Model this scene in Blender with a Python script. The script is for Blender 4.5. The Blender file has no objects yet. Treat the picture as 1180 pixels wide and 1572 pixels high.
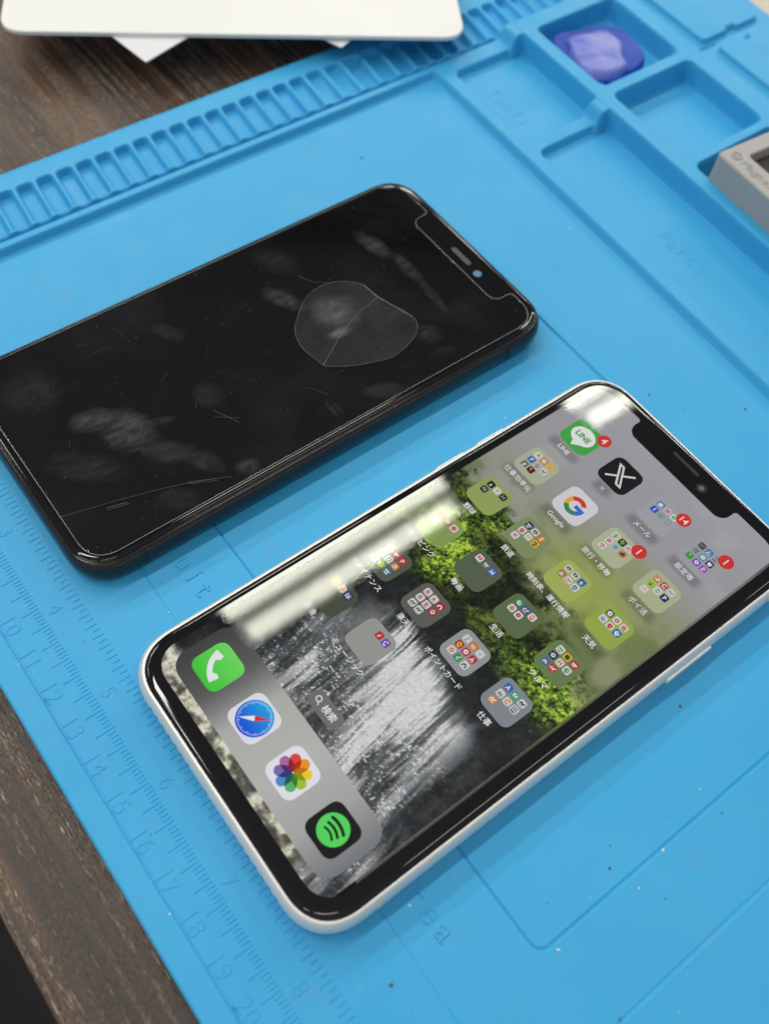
import bpy, bmesh, math, random
import numpy as np
from mathutils import Matrix, Vector, noise as mn
from mathutils.geometry import tessellate_polygon
R = math.radians
S = 0.001                                   # the script works in millimetres
C = bpy.context.scene.collection
scene = bpy.context.scene
rng = random.Random(7)

# ------------------------------------------------------------------ camera, world, lamps, exposure
cam_data = bpy.data.cameras.new('camera')
cam = bpy.data.objects.new('camera', cam_data)
C.objects.link(cam)
Rm = Matrix(((0.60138649, -0.79511091, -0.07831299),
             (0.70625908, 0.48322347, 0.51739074),
             (-0.37354035, -0.36646106, 0.85215837)))      # rows: camera right, down, forward in (x, -y, -z)
def row(i, s): return Vector((Rm[i][0], -Rm[i][1], -Rm[i][2])) * s
cx_, cy_, cz_ = row(0, 1), row(1, -1), row(2, -1)
M = Matrix((cx_, cy_, cz_)).transposed().to_4x4()
M.translation = Vector((59.41855815, -96.82175357, 220.71105181)) * S
cam.matrix_world = M
cam_data.sensor_fit = 'VERTICAL'
cam_data.sensor_height = 36.0
cam_data.sensor_width = 27.0
cam_data.lens = 36.0 * 1524.45 / 1572.0
cam_data.clip_start = 0.005
cam_data.clip_end = 50
cam_data.dof.use_dof = True
cam_data.dof.focus_distance = 0.243
cam_data.dof.aperture_fstop = 12.0
scene.camera = cam

world = bpy.data.worlds.new('World'); scene.world = world
world.use_nodes = True
wn = world.node_tree; wn.nodes.clear()
wo = wn.nodes.new('ShaderNodeOutputWorld'); wb = wn.nodes.new('ShaderNodeBackground')
wt = wn.nodes.new('ShaderNodeTexCoord'); wd = wn.nodes.new('ShaderNodeVectorMath'); wd.operation = 'DOT_PRODUCT'
wd.inputs[1].default_value = (0.62, -0.55, 0.30)
wr = wn.nodes.new('ShaderNodeValToRGB')
wr.color_ramp.elements[0].position = 0.12; wr.color_ramp.elements[0].color = (0.10, 0.105, 0.115, 1)
wr.color_ramp.elements[1].position = 0.95; wr.color_ramp.elements[1].color = (0.95, 0.96, 1.0, 1)
wmp = wn.nodes.new('ShaderNodeMapRange'); wmp.inputs[1].default_value = -1; wmp.inputs[2].default_value = 1
wn.links.new(wt.outputs['Generated'], wd.inputs[0]); wn.links.new(wd.outputs['Value'], wmp.inputs[0])
wn.links.new(wmp.outputs[0], wr.inputs[0]); wn.links.new(wr.outputs[0], wb.inputs[0])
wb.inputs[1].default_value = 0.42
wn.links.new(wb.outputs[0], wo.inputs[0])

def lamp(x0, x1, y0, y1, z, radiance, col=(1.0, 0.985, 0.90)):
    d = bpy.data.lights.new('ceiling_tube', 'AREA'); d.shape = 'RECTANGLE'
    d.size = (x1 - x0) * S; d.size_y = (y1 - y0) * S
    d.energy = radiance * math.pi * d.size * d.size_y
    d.color = col
    o = bpy.data.objects.new('ceiling_tube', d); C.objects.link(o)
    o.location = ((x0 + x1) / 2 * S, (y0 + y1) / 2 * S, z * S)
    return o
LR = 28.0
# a grid of twin-tube ceiling fixtures; the two seen mirrored in the white phone have separate tubes
for k in range(-2, 5):
    y0 = 312 + 1033 * k
    for x0, f in ((-2560, 1.1), (-1960, 1.1), (-852, 1.0), (300, 0.35)):
        if x0 == -852 and k in (0, 1):
            lamp(x0 + 16, x0 + 62, y0, y0 + 625, 1800, LR * 0.66, (1, 1, 0.86))
            lamp(x0 + 93, x0 + 134, y0 + 24, y0 + 600, 1800, LR * 0.62, (1, 1, 0.86))
            lamp(x0 - 4, x0 + 144, y0 + 8, y0 + 620, 1801, LR * 0.19, (0.95, 1, 0.78))
        elif not (x0 == 300 and k > 2):
            lamp(x0, x0 + 140, y0, y0 + 640, 1800, LR * 0.85 * f, (1.0, 0.975, 0.92))

scene.view_settings.view_transform = 'Standard'
scene.view_settings.look = 'None'
scene.view_settings.exposure = 0
scene.view_settings.gamma = 1
scene.view_settings.use_curve_mapping = False
scene.cycles.max_bounces = 8
scene.cycles.transparent_max_bounces = 12

# ------------------------------------------------------------------ materials
def lin(c):
    c = c / 255.0
    return c / 12.92 if c <= 0.04045 else ((c + 0.055) / 1.055) ** 2.4
def sr(r, g, b): return (lin(r), lin(g), lin(b), 1.0)
def pbr(name, col, rough=0.5, metal=0.0, spec=0.5, coat=0.0):
    m = bpy.data.materials.new(name); m.use_nodes = True
    b = m.node_tree.nodes['Principled BSDF']
    b.inputs['Base Color'].default_value = (*col[:3], 1)
    b.inputs['Roughness'].default_value = rough
    b.inputs['Metallic'].default_value = metal
    b.inputs['Specular IOR Level'].default_value = spec
    b.inputs['Coat Weight'].default_value = coat
    return m
class NT:
    def __init__(s, m): s.m = m; s.t = m.node_tree; s.b = s.t.nodes['Principled BSDF']; s.out = s.t.nodes['Material Output']
    def n(s, kind, **kw):
        o = s.t.nodes.new('ShaderNode' + kind)
        for k, v in kw.items():
            if k.startswith('i_'): o.inputs[k[2:].replace('_', ' ')].default_value = v
            else: setattr(o, k, v)
        return o
    def l(s, a, b): s.t.links.new(a, b)
    def ramp(s, fac, stops):
        r = s.n('ValToRGB'); e = r.color_ramp.elements
        while len(e) < len(stops): e.new(0.5)
        for q, (p, c) in zip(e, stops):
            q.position = p; q.color = (c, c, c, 1) if not hasattr(c, '__len__') else (*c[:3], 1)
        s.l(fac, r.inputs[0]); return r.outputs[0]
    def mapped(s, scale=(1, 1, 1), rot=0.0):
        t = s.n('TexCoord'); m = s.n('Mapping'); m.inputs['Scale'].default_value = scale
        m.inputs['Rotation'].default_value = (0, 0, rot)
        s.l(t.outputs['Object'], m.inputs[0]); return m.outputs[0]
    def noise(s, vec, scale, detail=4, rough=0.5, dist=0.0):
        o = s.n('TexNoise'); o.inputs['Scale'].default_value = scale; o.inputs['Detail'].default_value = detail
        o.inputs['Roughness'].default_value = rough; o.inputs['Distortion'].default_value = dist
        s.l(vec, o.inputs['Vector']); return o.outputs['Fac']
    def bump(s, h, strength, dist):
        o = s.n('Bump'); o.inputs['Strength'].default_value = strength; o.inputs['Distance'].default_value = dist
        s.l(h, o.inputs['Height']); s.l(o.outputs[0], s.b.inputs['Normal'])
    def math(s, op, a, b=None):
        o = s.n('Math', operation=op)
        for i, v in enumerate((a, b)):
            if v is None: continue
            if isinstance(v, (int, float)): o.inputs[i].default_value = v
            else: s.l(v, o.inputs[i])
        return o.outputs[0]

def mat_silicone():
    m = pbr('blue_silicone', (0.06, 0.36, 0.68), 0.48, spec=0.35)
    t = NT(m); v = t.mapped()
    a = t.noise(v, 22, 5, 0.6); b = t.noise(v, 160, 3, 0.6)
    c = t.ramp(a, [(0.3, (0.036, 0.365, 0.69)), (0.7, (0.050, 0.395, 0.72))])
    mx = t.n('MixRGB'); mx.inputs[2].default_value = (0.12, 0.33, 0.50, 1)
    st = t.ramp(t.noise(v, 75, 8, 0.75, 0.6), [(0.58, 0.0), (0.75, 0.5)])
    t.l(st, mx.inputs[0]); t.l(c, mx.inputs[1]); t.l(mx.outputs[0], t.b.inputs['Base Color'])
    t.l(t.ramp(t.noise(v, 45, 6, 0.7, 0.8), [(0.3, 0.36), (0.7, 0.56)]), t.b.inputs['Roughness'])
    t.bump(t.math('ADD', t.noise(v, 900, 3, 0.6), t.math('MULTIPLY', b, 1.5)), 0.12, 0.0004)
    return m
def mat_wood():
    m = pbr('dark_wood_laminate', (0.05, 0.035, 0.028), 0.4, spec=0.5)
    t = NT(m)
    v = t.mapped((5, 85, 20), R(5)); n1 = t.noise(v, 1, 5, 0.6, 0.7)
    vl = t.mapped((6, 330, 20), R(5)); ln = t.noise(vl, 1, 3, 0.5, 0.8)          # long vessel lines
    vp = t.mapped((330, 2400, 60), R(5)); po = t.noise(vp, 1, 3, 0.7)            # short bright pores
    vf = t.mapped((900, 1800, 60), R(-25)); fi = t.noise(vf, 1, 3, 0.6)          # fine fibre
    zone = t.ramp(t.noise(t.mapped((12, 60, 20), R(5)), 1, 3, 0.6), [(0.36, 0.35), (0.52, 1.0)])
    base = t.ramp(n1, [(0.30, (0.022, 0.017, 0.015)), (0.44, (0.050, 0.033, 0.024)), (0.58, (0.115, 0.062, 0.033)), (0.72, (0.060, 0.039, 0.028))])
    lines_ = t.math('MULTIPLY', t.math('MAXIMUM', t.ramp(ln, [(0.53, 0.0), (0.56, 1.0), (0.66, 1.0), (0.70, 0.2)]), t.ramp(t.noise(t.mapped((9, 620, 20), R(5)), 1.3, 3, 0.5, 0.5), [(0.56, 0.0), (0.60, 0.9)])), zone)
    pores = t.math('MULTIPLY', lines_, t.ramp(po, [(0.44, 0.06), (0.56, 0.55), (0.66, 1.0)]))
    mx = t.n('MixRGB'); mx.inputs[2].default_value = (0.46, 0.36, 0.28, 1)
    t.l(pores, mx.inputs[0]); t.l(base, mx.inputs[1])
    m2 = t.n('MixRGB', blend_type='MULTIPLY'); m2.inputs[0].default_value = 1.0
    t.l(mx.outputs[0], m2.inputs[1]); t.l(t.ramp(fi, [(0.32, 0.55), (0.68, 1.45)]), m2.inputs[2])
    t.l(m2.outputs[0], t.b.inputs['Base Color'])
    t.l(t.ramp(fi, [(0.3, 0.30), (0.7, 0.50)]), t.b.inputs['Roughness'])
    t.bump(t.math('ADD', t.math('MULTIPLY', fi, 0.5), t.math('ADD', pores, t.math('MULTIPLY', ln, 0.5))), 0.8, 0.0005)
    return m
M_MAT = mat_silicone(); M_WOOD = mat_wood()
def rough_var(m, scale, lo, hi, bump=0.0, bs=300):
    t = NT(m); v = t.mapped(); n = t.noise(v, scale, 5, 0.6)
    t.l(t.ramp(n, [(0.3, lo), (0.7, hi)]), t.b.inputs['Roughness'])
    if bump: t.bump(t.noise(v, bs, 3, 0.6), bump, 0.0004)
    return m
M_FLOOR = rough_var(pbr('dark_floor', (0.007, 0.006, 0.008), 0.6, spec=0.25), 6, 0.55, 0.7)
M_ALU = rough_var(pbr('cream_aluminium', (0.84, 0.82, 0.765), 0.36, 0.4), 200, 0.34, 0.38)
M_BAND = rough_var(pbr('antenna_plastic', (0.78, 0.72, 0.55), 0.45), 200, 0.4, 0.5)
M_STEEL = rough_var(pbr('graphite_steel', (0.035, 0.033, 0.034), 0.12, 0.55), 300, 0.08, 0.16)
M_BLACK = rough_var(pbr('black_glass', (0.004, 0.004, 0.005), 0.05, spec=0.5), 60, 0.02, 0.05)
M_WBACK = rough_var(pbr('white_back_glass', (0.75, 0.75, 0.72), 0.1), 60, 0.08, 0.12)
M_HOLE = rough_var(pbr('dark_hole', (0.01, 0.01, 0.01), 0.7), 60, 0.6, 0.8)
M_CARD = rough_var(pbr('white_plastic', (0.78, 0.78, 0.76), 0.35, spec=0.4), 30, 0.3, 0.42)
M_PAPER = rough_var(pbr('white_paper', (0.72, 0.73, 0.75), 0.7), 60, 0.6, 0.8, 0.2)
M_BEIGE = rough_var(pbr('beige_board', (0.62, 0.54, 0.44), 0.6), 60, 0.5, 0.7, 0.2)
M_GREY = rough_var(pbr('grey_plastic', (0.40, 0.39, 0.37), 0.5, spec=0.4), 80, 0.45, 0.6, 0.15, 900)
M_DARKPAD = rough_var(pbr('dark_foam', (0.035, 0.035, 0.035), 0.8), 80, 0.7, 0.9, 0.4, 1500)
M_LENS = rough_var(pbr('blue_lens', (0.10, 0.25, 0.42), 0.12), 80, 0.1, 0.2)
M_SLIT = rough_var(pbr('speaker_mesh', (0.035, 0.033, 0.035), 0.5), 80, 0.4, 0.6)
M_DUSTW = rough_var(pbr('pale_dust', (0.7, 0.72, 0.74), 0.6), 80, 0.5, 0.7)
M_DUSTD = rough_var(pbr('dark_dust', (0.09, 0.12, 0.14), 0.8), 80, 0.7, 0.9)

def mat_clay(name, c1, c2, rough):
    m = pbr(name, c1, rough, spec=0.5); t = NT(m); v = t.mapped(); n = t.noise(v, 70, 5, 0.6, 0.5)
    t.l(t.ramp(n, [(0.35, c1), (0.65, c2)]), t.b.inputs['Base Color'])
    t.b.inputs['Subsurface Weight'].default_value = 0.0
    t.bump(t.noise(v, 180, 4, 0.6), 0.25, 0.001)
    return m
M_CLAY = mat_clay('blue_putty', (0.006, 0.04, 0.36), (0.015, 0.07, 0.46), 0.35)
M_CLAY.node_tree.nodes['Principled BSDF'].inputs['Specular IOR Level'].default_value = 0.15
M_SHEEN = mat_clay('lavender_sheen', (0.07, 0.11, 0.55), (0.24, 0.27, 0.62), 0.28)  # hazy reflection on the putty, painted as pale colour

def mat_glass(name, ior, haze):
    """clear sheet: transparent with a Fresnel mirror on top, plus a faint grey haze where it is dirty"""
    m = bpy.data.materials.new(name); m.use_nodes = True
    t = NT(m); nt = m.node_tree
    tr = t.n('BsdfTransparent'); gl = t.n('BsdfGlossy'); gl.inputs['Roughness'].default_value = 0.0
    fr = t.n('Fresnel'); fr.inputs['IOR'].default_value = ior
    df = t.n('BsdfDiffuse'); df.inputs['Color'].default_value = (0.75, 0.8, 0.85, 1)
    m1 = t.n('MixShader'); m2 = t.n('MixShader')
    h = haze(t)
    t.l(h, m1.inputs[0]); t.l(tr.outputs[0], m1.inputs[1]); t.l(df.outputs[0], m1.inputs[2])
    t.l(fr.outputs[0], m2.inputs[0]); t.l(m1.outputs[0], m2.inputs[1]); t.l(gl.outputs[0], m2.inputs[2])
    t.l(m2.outputs[0], t.out.inputs[0])
    return m
def haze_clean(t):
    v = t.mapped(); a = t.ramp(t.noise(v, 900, 2, 0.5), [(0.72, 0.0), (0.80, 0.10)])
    b = t.ramp(t.noise(v, 25, 4, 0.6), [(0.4, 0.0), (0.8, 0.012)])
    return t.math('ADD', a, b)
def haze_dirty(t):
    v = t.mapped()
    cloud = t.ramp(t.noise(v, 34, 4, 0.55, 0.4), [(0.54, 0.0), (0.85, 0.014)])
    spots = t.ramp(t.noise(v, 700, 3, 0.6), [(0.71, 0.0), (0.78, 0.18)])
    tc = t.n('TexCoord')
    fine_ = t.noise(t.mapped((1, 0.35, 1), R(-25)), 520, 4, 0.65, 0.5)
    tot = t.math('ADD', cloud, spots)
    w = t.n('TexWave', wave_type='RINGS'); w.inputs['Scale'].default_value = 620; w.inputs['Distortion'].default_value = 2.2
    w.inputs['Detail'].default_value = 2; w.inputs['Detail Scale'].default_value = 0.12
    t.l(tc.outputs['Object'], w.inputs['Vector'])
    # finger marks: (x, y, rx, ry, rot, strength, ridges) in mm, world frame
    for x, y, rx, ry, ro, st, rid in [(-91, -45.8, 8.6, 7.0, 17, 0.085, 0.0), (-98.8, -51.8, 5.6, 4.2, 85, 0.075, 0.15),
        (-78.9, -40.3, 7.6, 3.8, 56, 0.075, 0.85), (-71.1, -34, 5.2, 3.2, 29, 0.05, 0.5), (-65.5, -46, 6.4, 4.0, 60, 0.045, 1.0),
        (-64.1, -26.2, 4, 3, 66, 0.055, 0.4), (-114.5, -59.6, 8.5, 7.5, 56, 0.022, 0), (-113.2, -19.8, 5.5, 3, 28, 0.03, 0),
        (-89.4, -22.6, 5.2, 4.6, 50, 0.028, 0), (-88.8, -38, 6, 1.6, 74, 0.035, 0.2), (-86.8, -60, 12, 5, 46, 0.028, 0.1),
        (-109.5, 48.2, 8.6, 3.4, 14, 0.065, 0.15), (-97, 51, 9, 2.6, 0, 0.05, 0.2), (-83.4, 50.3, 8, 1.7, -5, 0.035, 0.2),
        (-106.4, 13.2, 8.0, 3.4, 25, 0.065, 0.1), (-94.5, 23, 8.4, 7.0, 30, 0.095, 0.0), (-87.4, 19.5, 4.6, 2.2, 86, 0.14, 0.2),
        (-73.7, 40.3, 4.6, 4.2, 57, 0.035, 0.5), (-64.5, 17.3, 6.6, 3.2, 60, 0.06, 0.7), (-67, 2, 4, 3, 60, 0.03, 0.9), (-66, 40, 5, 2, 80, 0.025, 0.9), (-120, 20, 9, 5, 30, 0.02, 0.1)]:
        mp = t.n('Mapping'); mp.vector_type = 'TEXTURE'
        mp.inputs['Location'].default_value = (x * S, y * S, 0.0083)
        mp.inputs['Rotation'].default_value = (0, 0, R(ro)); mp.inputs['Scale'].default_value = (rx * S, ry * S, 1)
        t.l(tc.outputs['Object'], mp.inputs[0])
        ln = t.n('VectorMath', operation='LENGTH'); t.l(mp.outputs[0], ln.inputs[0])
        nz = t.noise(v, 160, 4, 0.65)
        r = t.math('ADD', ln.outputs['Value'], t.math('MULTIPLY', t.math('SUBTRACT', nz, 0.5), 1.1))
        k = t.ramp(r, [(0.45, 1.0), (1.0, 0.0)])
        k = t.math('MULTIPLY', k, t.ramp(nz, [(0.3, 0.45), (0.7, 1.2)]))
        k = t.math('MULTIPLY', k, t.ramp(fine_, [(0.35, 0.35), (0.65, 1.25)]))
        if rid:
            k = t.math('MULTIPLY', k, t.ramp(w.outputs['Fac'], [(0.3, 1 - rid), (0.7, 1.0)]))
        tot = t.math('ADD', tot, t.math('MULTIPLY', k, st * 0.85))
    return tot
M_GLASS = mat_glass('cover_glass', 1.5, haze_clean)
M_PROT = mat_glass('smudged_protector', 1.38, haze_dirty)

M_PIX = bpy.data.materials.new('screen_pixels'); M_PIX.use_nodes = True
_t = NT(M_PIX); _a = _t.n('Attribute', attribute_name='col'); _e = _t.n('Emission'); _e.inputs[1].default_value = 0.92
_t.l(_a.outputs['Color'], _e.inputs[0]); _t.l(_e.outputs[0], _t.out.inputs[0])

# ------------------------------------------------------------------ object helpers
def link(o, parent=None):
    C.objects.link(o)
    if parent: o.parent = parent
    return o
def thing(name, label, cat, group=None, loc=(0, 0, 0)):
    o = bpy.data.objects.new(name, None); o.empty_display_size = 0.01; C.objects.link(o)
    o['label'] = label; o['category'] = cat
    if group: o['group'] = group
    return o
def mesh(name, verts, faces, mat, parent=None, smooth=False, mats=None, fm=None):
    me = bpy.data.meshes.new(name)
    me.from_pydata([(v[0] * S, v[1] * S, v[2] * S) for v in verts], [], faces)
    for q in (mats or [mat]): me.materials.append(q)
    if fm: me.polygons.foreach_set('material_index', fm)
    if smooth: me.polygons.foreach_set('use_smooth', [True] * len(me.polygons))
    me.update()
    return link(bpy.data.objects.new(name, me), parent)
def tag(o, label, cat, group=None, kind=None):
    o['label'] = label; o['category'] = cat
    if group: o['group'] = group
    if kind: o['kind'] = kind
    return o
def rrect(x0, x1, y0, y1, r, n=14, p=2.35):
    """rounded rectangle, counter-clockwise, with slightly squared corner curves"""
    pts = []
    for cx, cy, a0 in ((x1 - r, y0 + r, -90), (x1 - r, y1 - r, 0), (x0 + r, y1 - r, 90), (x0 + r, y0 + r, 180)):
        for i in range(n + 1):
            a = R(a0 + 90 * i / n); c, s = math.cos(a), math.sin(a)
            f = (abs(c) ** p + abs(s) ** p) ** (-1 / p)
            pts.append((cx + r * c * f, cy + r * s * f))
    return pts
def loft(loops, cap0=True, cap1=True):
    v, f = [], []
    n = len(loops[0])
    for L in loops: v += L
    for k in range(len(loops) - 1):
        for i in range(n):
            j = (i + 1) % n
            f.append((k * n + i, k * n + j, (k + 1) * n + j, (k + 1) * n + i))
    if cap0: f.append(tuple(reversed(range(n))))
    if cap1: f.append(tuple((len(loops) - 1) * n + i for i in range(n)))
    return v, f
def body_loops(box, r, prof, p=2.35):
    x0, x1, y0, y1 = box
    return [[(x, y, z) for x, y in rrect(x0 + d, x1 - d, y0 + d, y1 - d, max(r - d, 0.3), p=p)] for d, z in prof]
def slab(name, loop, z0, z1, mat, parent=None, bev=0.0, smooth=False, bottom=True):
    """closed slab over a 2D outline"""
    cx = sum(a for a, b in loop) / len(loop); cy = sum(b for a, b in loop) / len(loop)
    def ins(d):
        out = []; n = len(loop)
        for i in range(n):
            a, b, c = loop[i - 1], loop[i], loop[(i + 1) % n]
            tx, ty = c[0] - a[0], c[1] - a[1]; q = math.hypot(tx, ty) or 1
            out.append((b[0] - ty / q * d, b[1] + tx / q * d))
        return out
    if bev:
        L = [[(x, y, z0) for x, y in loop]] + [[(x, y, z1 - bev * (1 - math.sin(a))) for x, y in ins(bev * (1 - math.cos(a)))] for a in [R(q) for q in (0, 22, 45, 68, 90)]]
    else: L = [[(x, y, z0) for x, y in loop], [(x, y, z1) for x, y in loop]]
    v, f = loft(L, bottom)
    o = mesh(name, v, f, mat, parent, smooth)
    if bev:
        for p in o.data.polygons: p.use_smooth = len(p.vertices) == 4 and abs(p.normal.z) > 0.02
    return o
def box(name, x0, x1, y0, y1, z0, z1, mat, parent=None, bev=0.3):
    return slab(name, rrect(x0, x1, y0, y1, min(bev * 1.5 + 0.05, (x1 - x0) / 2.01, (y1 - y0) / 2.01), 4), z0, z1, mat, parent, bev)

_fcache = {}
def text_geo(s, bold=0.0, ext=0.0, bevel=0.0, res=4):
    key = (s, bold, ext, bevel)
    if key in _fcache: return _fcache[key]
    cu = bpy.data.curves.new('t', 'FONT'); cu.body = s; cu.size = 1; cu.offset = bold; cu.extrude = ext; cu.bevel_depth = bevel
    cu.resolution_u = res; cu.align_x = 'CENTER'; cu.bevel_resolution = 1
    o = bpy.data.objects.new('t', cu); C.objects.link(o)
    dg = bpy.context.evaluated_depsgraph_get(); me = bpy.data.meshes.new_from_object(o.evaluated_get(dg))
    v = [tuple(q.co) for q in me.vertices]; f = [tuple(p.vertices) for p in me.polygons]
    bpy.data.objects.remove(o); bpy.data.curves.remove(cu); bpy.data.meshes.remove(me)
    _fcache[key] = (v, f); return v, f

# ------------------------------------------------------------------ floor and desk
box('floor', -3500, 3500, -3500, 3500, -752, -750, M_FLOOR, bev=1)['kind'] = 'structure'
desk = thing('desk', 'dark brown wood grain desk under the blue mat, its edge at bottom left', 'desk')
v, f = loft([[(x, y, z) for x, y in rrect(-900 + d, 500 - d, -125.2 + d, 900 - d, 2)] for d, z in ((1.0, -28), (0, -27), (0, -4.0), (0.3, -3.2), (1.0, -3.0))])
dk = mesh('desk_top', v, f, M_WOOD, desk)
for x, y in ((-860, -60), (420, -60), (-860, 860), (420, 860)):
    box('leg', x - 25, x + 25, y - 25, y + 25, -750, -28, M_FLOOR, desk)

# ------------------------------------------------------------------ silicone repair mat
def ss(d, w):                                # smooth step of a signed distance, 0 -> 1 over width w
    t = np.clip(d / w + 0.5, 0, 1); return t * t * (3 - 2 * t)
def sd_rect(x, y, x0, x1, y0, y1, r):
    qx = np.abs(x - (x0 + x1) / 2) - (x1 - x0) / 2 + r; qy = np.abs(y - (y0 + y1) / 2) - (y1 - y0) / 2 + r
    return np.hypot(np.maximum(qx, 0), np.maximum(qy, 0)) + np.minimum(np.maximum(qx, qy), 0) - r
X0, X1, Y0, Y1 = -201.0, 185.0, -102.2, 246.0
def warp(x, y):
    t = np.clip((y - 72) / 44.0, 0, 1); k = t * t * (3 - 2 * t)
    y2 = y - 0.048 * (x + 60) * k
    y2 = y2 + np.where(x < -174.5, (x + 174.5) * 0.10 * -1, 0) * 1.0
    x2 = x + np.where(x < -190, -(x + 190) * 0, 0)
    return x2, y2
SLOT0, SLOTP = 84.9, 6.73
def height(x, y):
    h = np.zeros_like(x)
    # faint stepped panels on the work surface
    dr = sd_rect(x, y, -112, 66.9, -40.3, 78.4, 3)
    h -= 0.5 * ss(-dr, 0.35)
    h -= 0.60 * np.exp(-((dr + 0.20) / 0.22) ** 2)
    h += 0.35 * ss(sd_rect(x, y, -190, 86, -61.6, 300, 3), 0.4) * ss(114.0 - y, 0.6)
    h += 0.45 * ss(-96.5 - y, 0.5)
    d2 = sd_rect(x, y, -190, 86, -61.6, 300, 3)
    h -= (0.20 + 0.25 * (x > 80)) * np.exp(-(d2 / 0.22) ** 2) * (y < 112)
    h -= 0.25 * np.exp(-((y + 96.2) / 0.35) ** 2)
    # low ridge of the shallow trays
    ridge = ss(y - 116.6, 2.4) * ss(x + 174.8, 0.8)
    h = h * (1 - ridge) + 3.0 * ridge
    tr = np.maximum(ss(-sd_rect(x, y, -167.4, -126.0, 122.7, 156, 2.5), 1.7), ss(-sd_rect(x, y, -119.6, 178, 122.9, 156, 2.5), 1.7))
    h = h * (1 - tr) + 0.0 * tr
    # buttresses where the low cross walls climb to the high area
    for a, b in ((-126.6, -119.0), (-175.5, -167.0)):
        bt = ss(x - a, 1.4) * ss(b - x, 1.4) * ss(y - 149.5, 4.0)
        h = np.maximum(h, 3 + 4.6 * bt * (bt > 0.01)) * (bt > 0.01) + h * (bt <= 0.01)
    # high area with deep pockets
    hi = ss(y - 153.4, 1.4) * ss(x + 174.6, 1.4)
    h = h * (1 - hi) + 8.0 * hi
    pk = np.zeros_like(x)
    for a, b in ((-166.6, -130.6), (-124.0, -87.2), (-82.4, -46.0), (-41.0, -5.0), (0.0, 36.0), (41.0, 77.0)):
        pk = np.maximum(pk, ss(-sd_rect(x, y, a, b, 160.0, 198.3, 2.6), 1.6))
    h = h * (1 - pk)
    # raised plates beyond the pockets
    pl = np.maximum(ss(-sd_rect(x, y, -171, -127.5, 208.5, 239, 2), 0.9), ss(-sd_rect(x, y, -122.6, -60, 211.0, 243, 2), 0.9))
    pl *= 1 - ss(-sd_rect(x, y, -128.8, -120, 221.5, 226.5, 0.6), 0.6)
    h = h + 2.0 * pl
    h -= 0.8 * ss(-sd_rect(x, y, -126.3, -125.0, 206.0, 214, 0.5), 0.5)
    # ventilated strip with its row of slots
    vs = ss(-176.0 - x, 0.7)
    h = h * (1 - vs) + 3.1 * vs
    inner = ss(x + 175.3, 0.6) * ss(-172.0 - x, 1.8) * ss(118 - y, 1.5)
    h = np.where(inner > 0.01, np.maximum(h, 2.5 * inner), h)
    u = np.mod(y - SLOT0, SLOTP) - SLOTP / 2
    d = np.hypot(np.maximum(np.abs(x + 185.1) - 8.4 + 1.3, 0), np.maximum(np.abs(u) - 2.45 + 1.3, 0)) - 1.3
    sl = ss(-d, 0.9) * (y < 236)
    h = h * (1 - sl) + 0.4 * sl
    return h
def lines(a, b, dense, fine, coarse):
    out = [a]; x = a
    while x < b - 1e-6:
        step = coarse
        for p, q in dense:
            if p - coarse < x < q: step = fine; break
        x = min(b, x + step); out.append(x)
    return np.array(out)
xs = lines(X0, X1, [(-196, -166), (-128.5, -117), (-113, -111), (-89, -80), (66, 68), (85, 87), (-48, -39), (-7, 2)], 0.27, 1.6)
ys = lines(Y0, Y1, [(-97.6, -95.6), (-62.5, -60.8), (-41.2, -39.4), (77.3, 79.2), (113, 125), (147, 162), (196.5, 200.5), (205, 229), (237, 245)], 0.25, 0.42)
# y needs the fine pitch everywhere because of the slots
GX, GY = np.meshgrid(xs, ys, indexing='ij')
GZ = height(GX, GY)
WX, WY = warp(GX, GY)
nx, ny = GX.shape
vv = np.stack([WX, WY, GZ], -1).reshape(-1, 3)
idx = np.arange(nx * ny).reshape(nx, ny)
ff = np.stack([idx[:-1, :-1], idx[1:, :-1], idx[1:, 1:], idx[:-1, 1:]], -1).reshape(-1, 4)
rim = np.concatenate([idx[:, 0], idx[-1, 1:], idx[::-1, -1][1:], idx[0, ::-1][1:-1]])
nb = len(vv)
rv = vv[rim].copy(); rv[:, 2] = -3.0
mid = vv[rim].copy(); cen = np.array([(X0 + X1) / 2, (Y0 + Y1) / 2])
out_dir = np.zeros((len(rim), 2)); ii, jj = rim // ny, rim % ny
out_dir[jj == 0, 1] = -1; out_dir[jj == ny - 1, 1] = 1; out_dir[ii == 0, 0] = -1; out_dir[ii == nx - 1, 0] = 1
mid[:, :2] += out_dir * 0.5; mid[:, 2] -= 0.5; rv[:, :2] += out_dir * 0.6
vv = np.concatenate([vv, mid, rv])
k = len(rim); a = rim; b = np.roll(rim, -1); i0 = nb + np.arange(k); i1 = np.roll(i0, -1)
ff = np.concatenate([ff, np.stack([b, a, i0, i1], -1), np.stack([i1, i0, i0 + k, i1 + k], -1)])
mat_thing = thing('repair_mat', 'bright blue silicone repair mat with moulded trays, slots and ruler, under both phones', 'mat')
me = bpy.data.meshes.new('mat_sheet')
me.vertices.add(len(vv)); me.vertices.foreach_set('co', (vv * S).ravel())
me.loops.add(len(ff) * 4); me.loops.foreach_set('vertex_index', ff.ravel())
me.polygons.add(len(ff)); me.polygons.foreach_set('loop_start', np.arange(len(ff)) * 4)
me.polygons.foreach_set('use_smooth', [True] * len(ff))
me.update(calc_edges=True); me.validate()
me.materials.append(M_MAT)
link(bpy.data.objects.new('mat_sheet', me), mat_thing)

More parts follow.
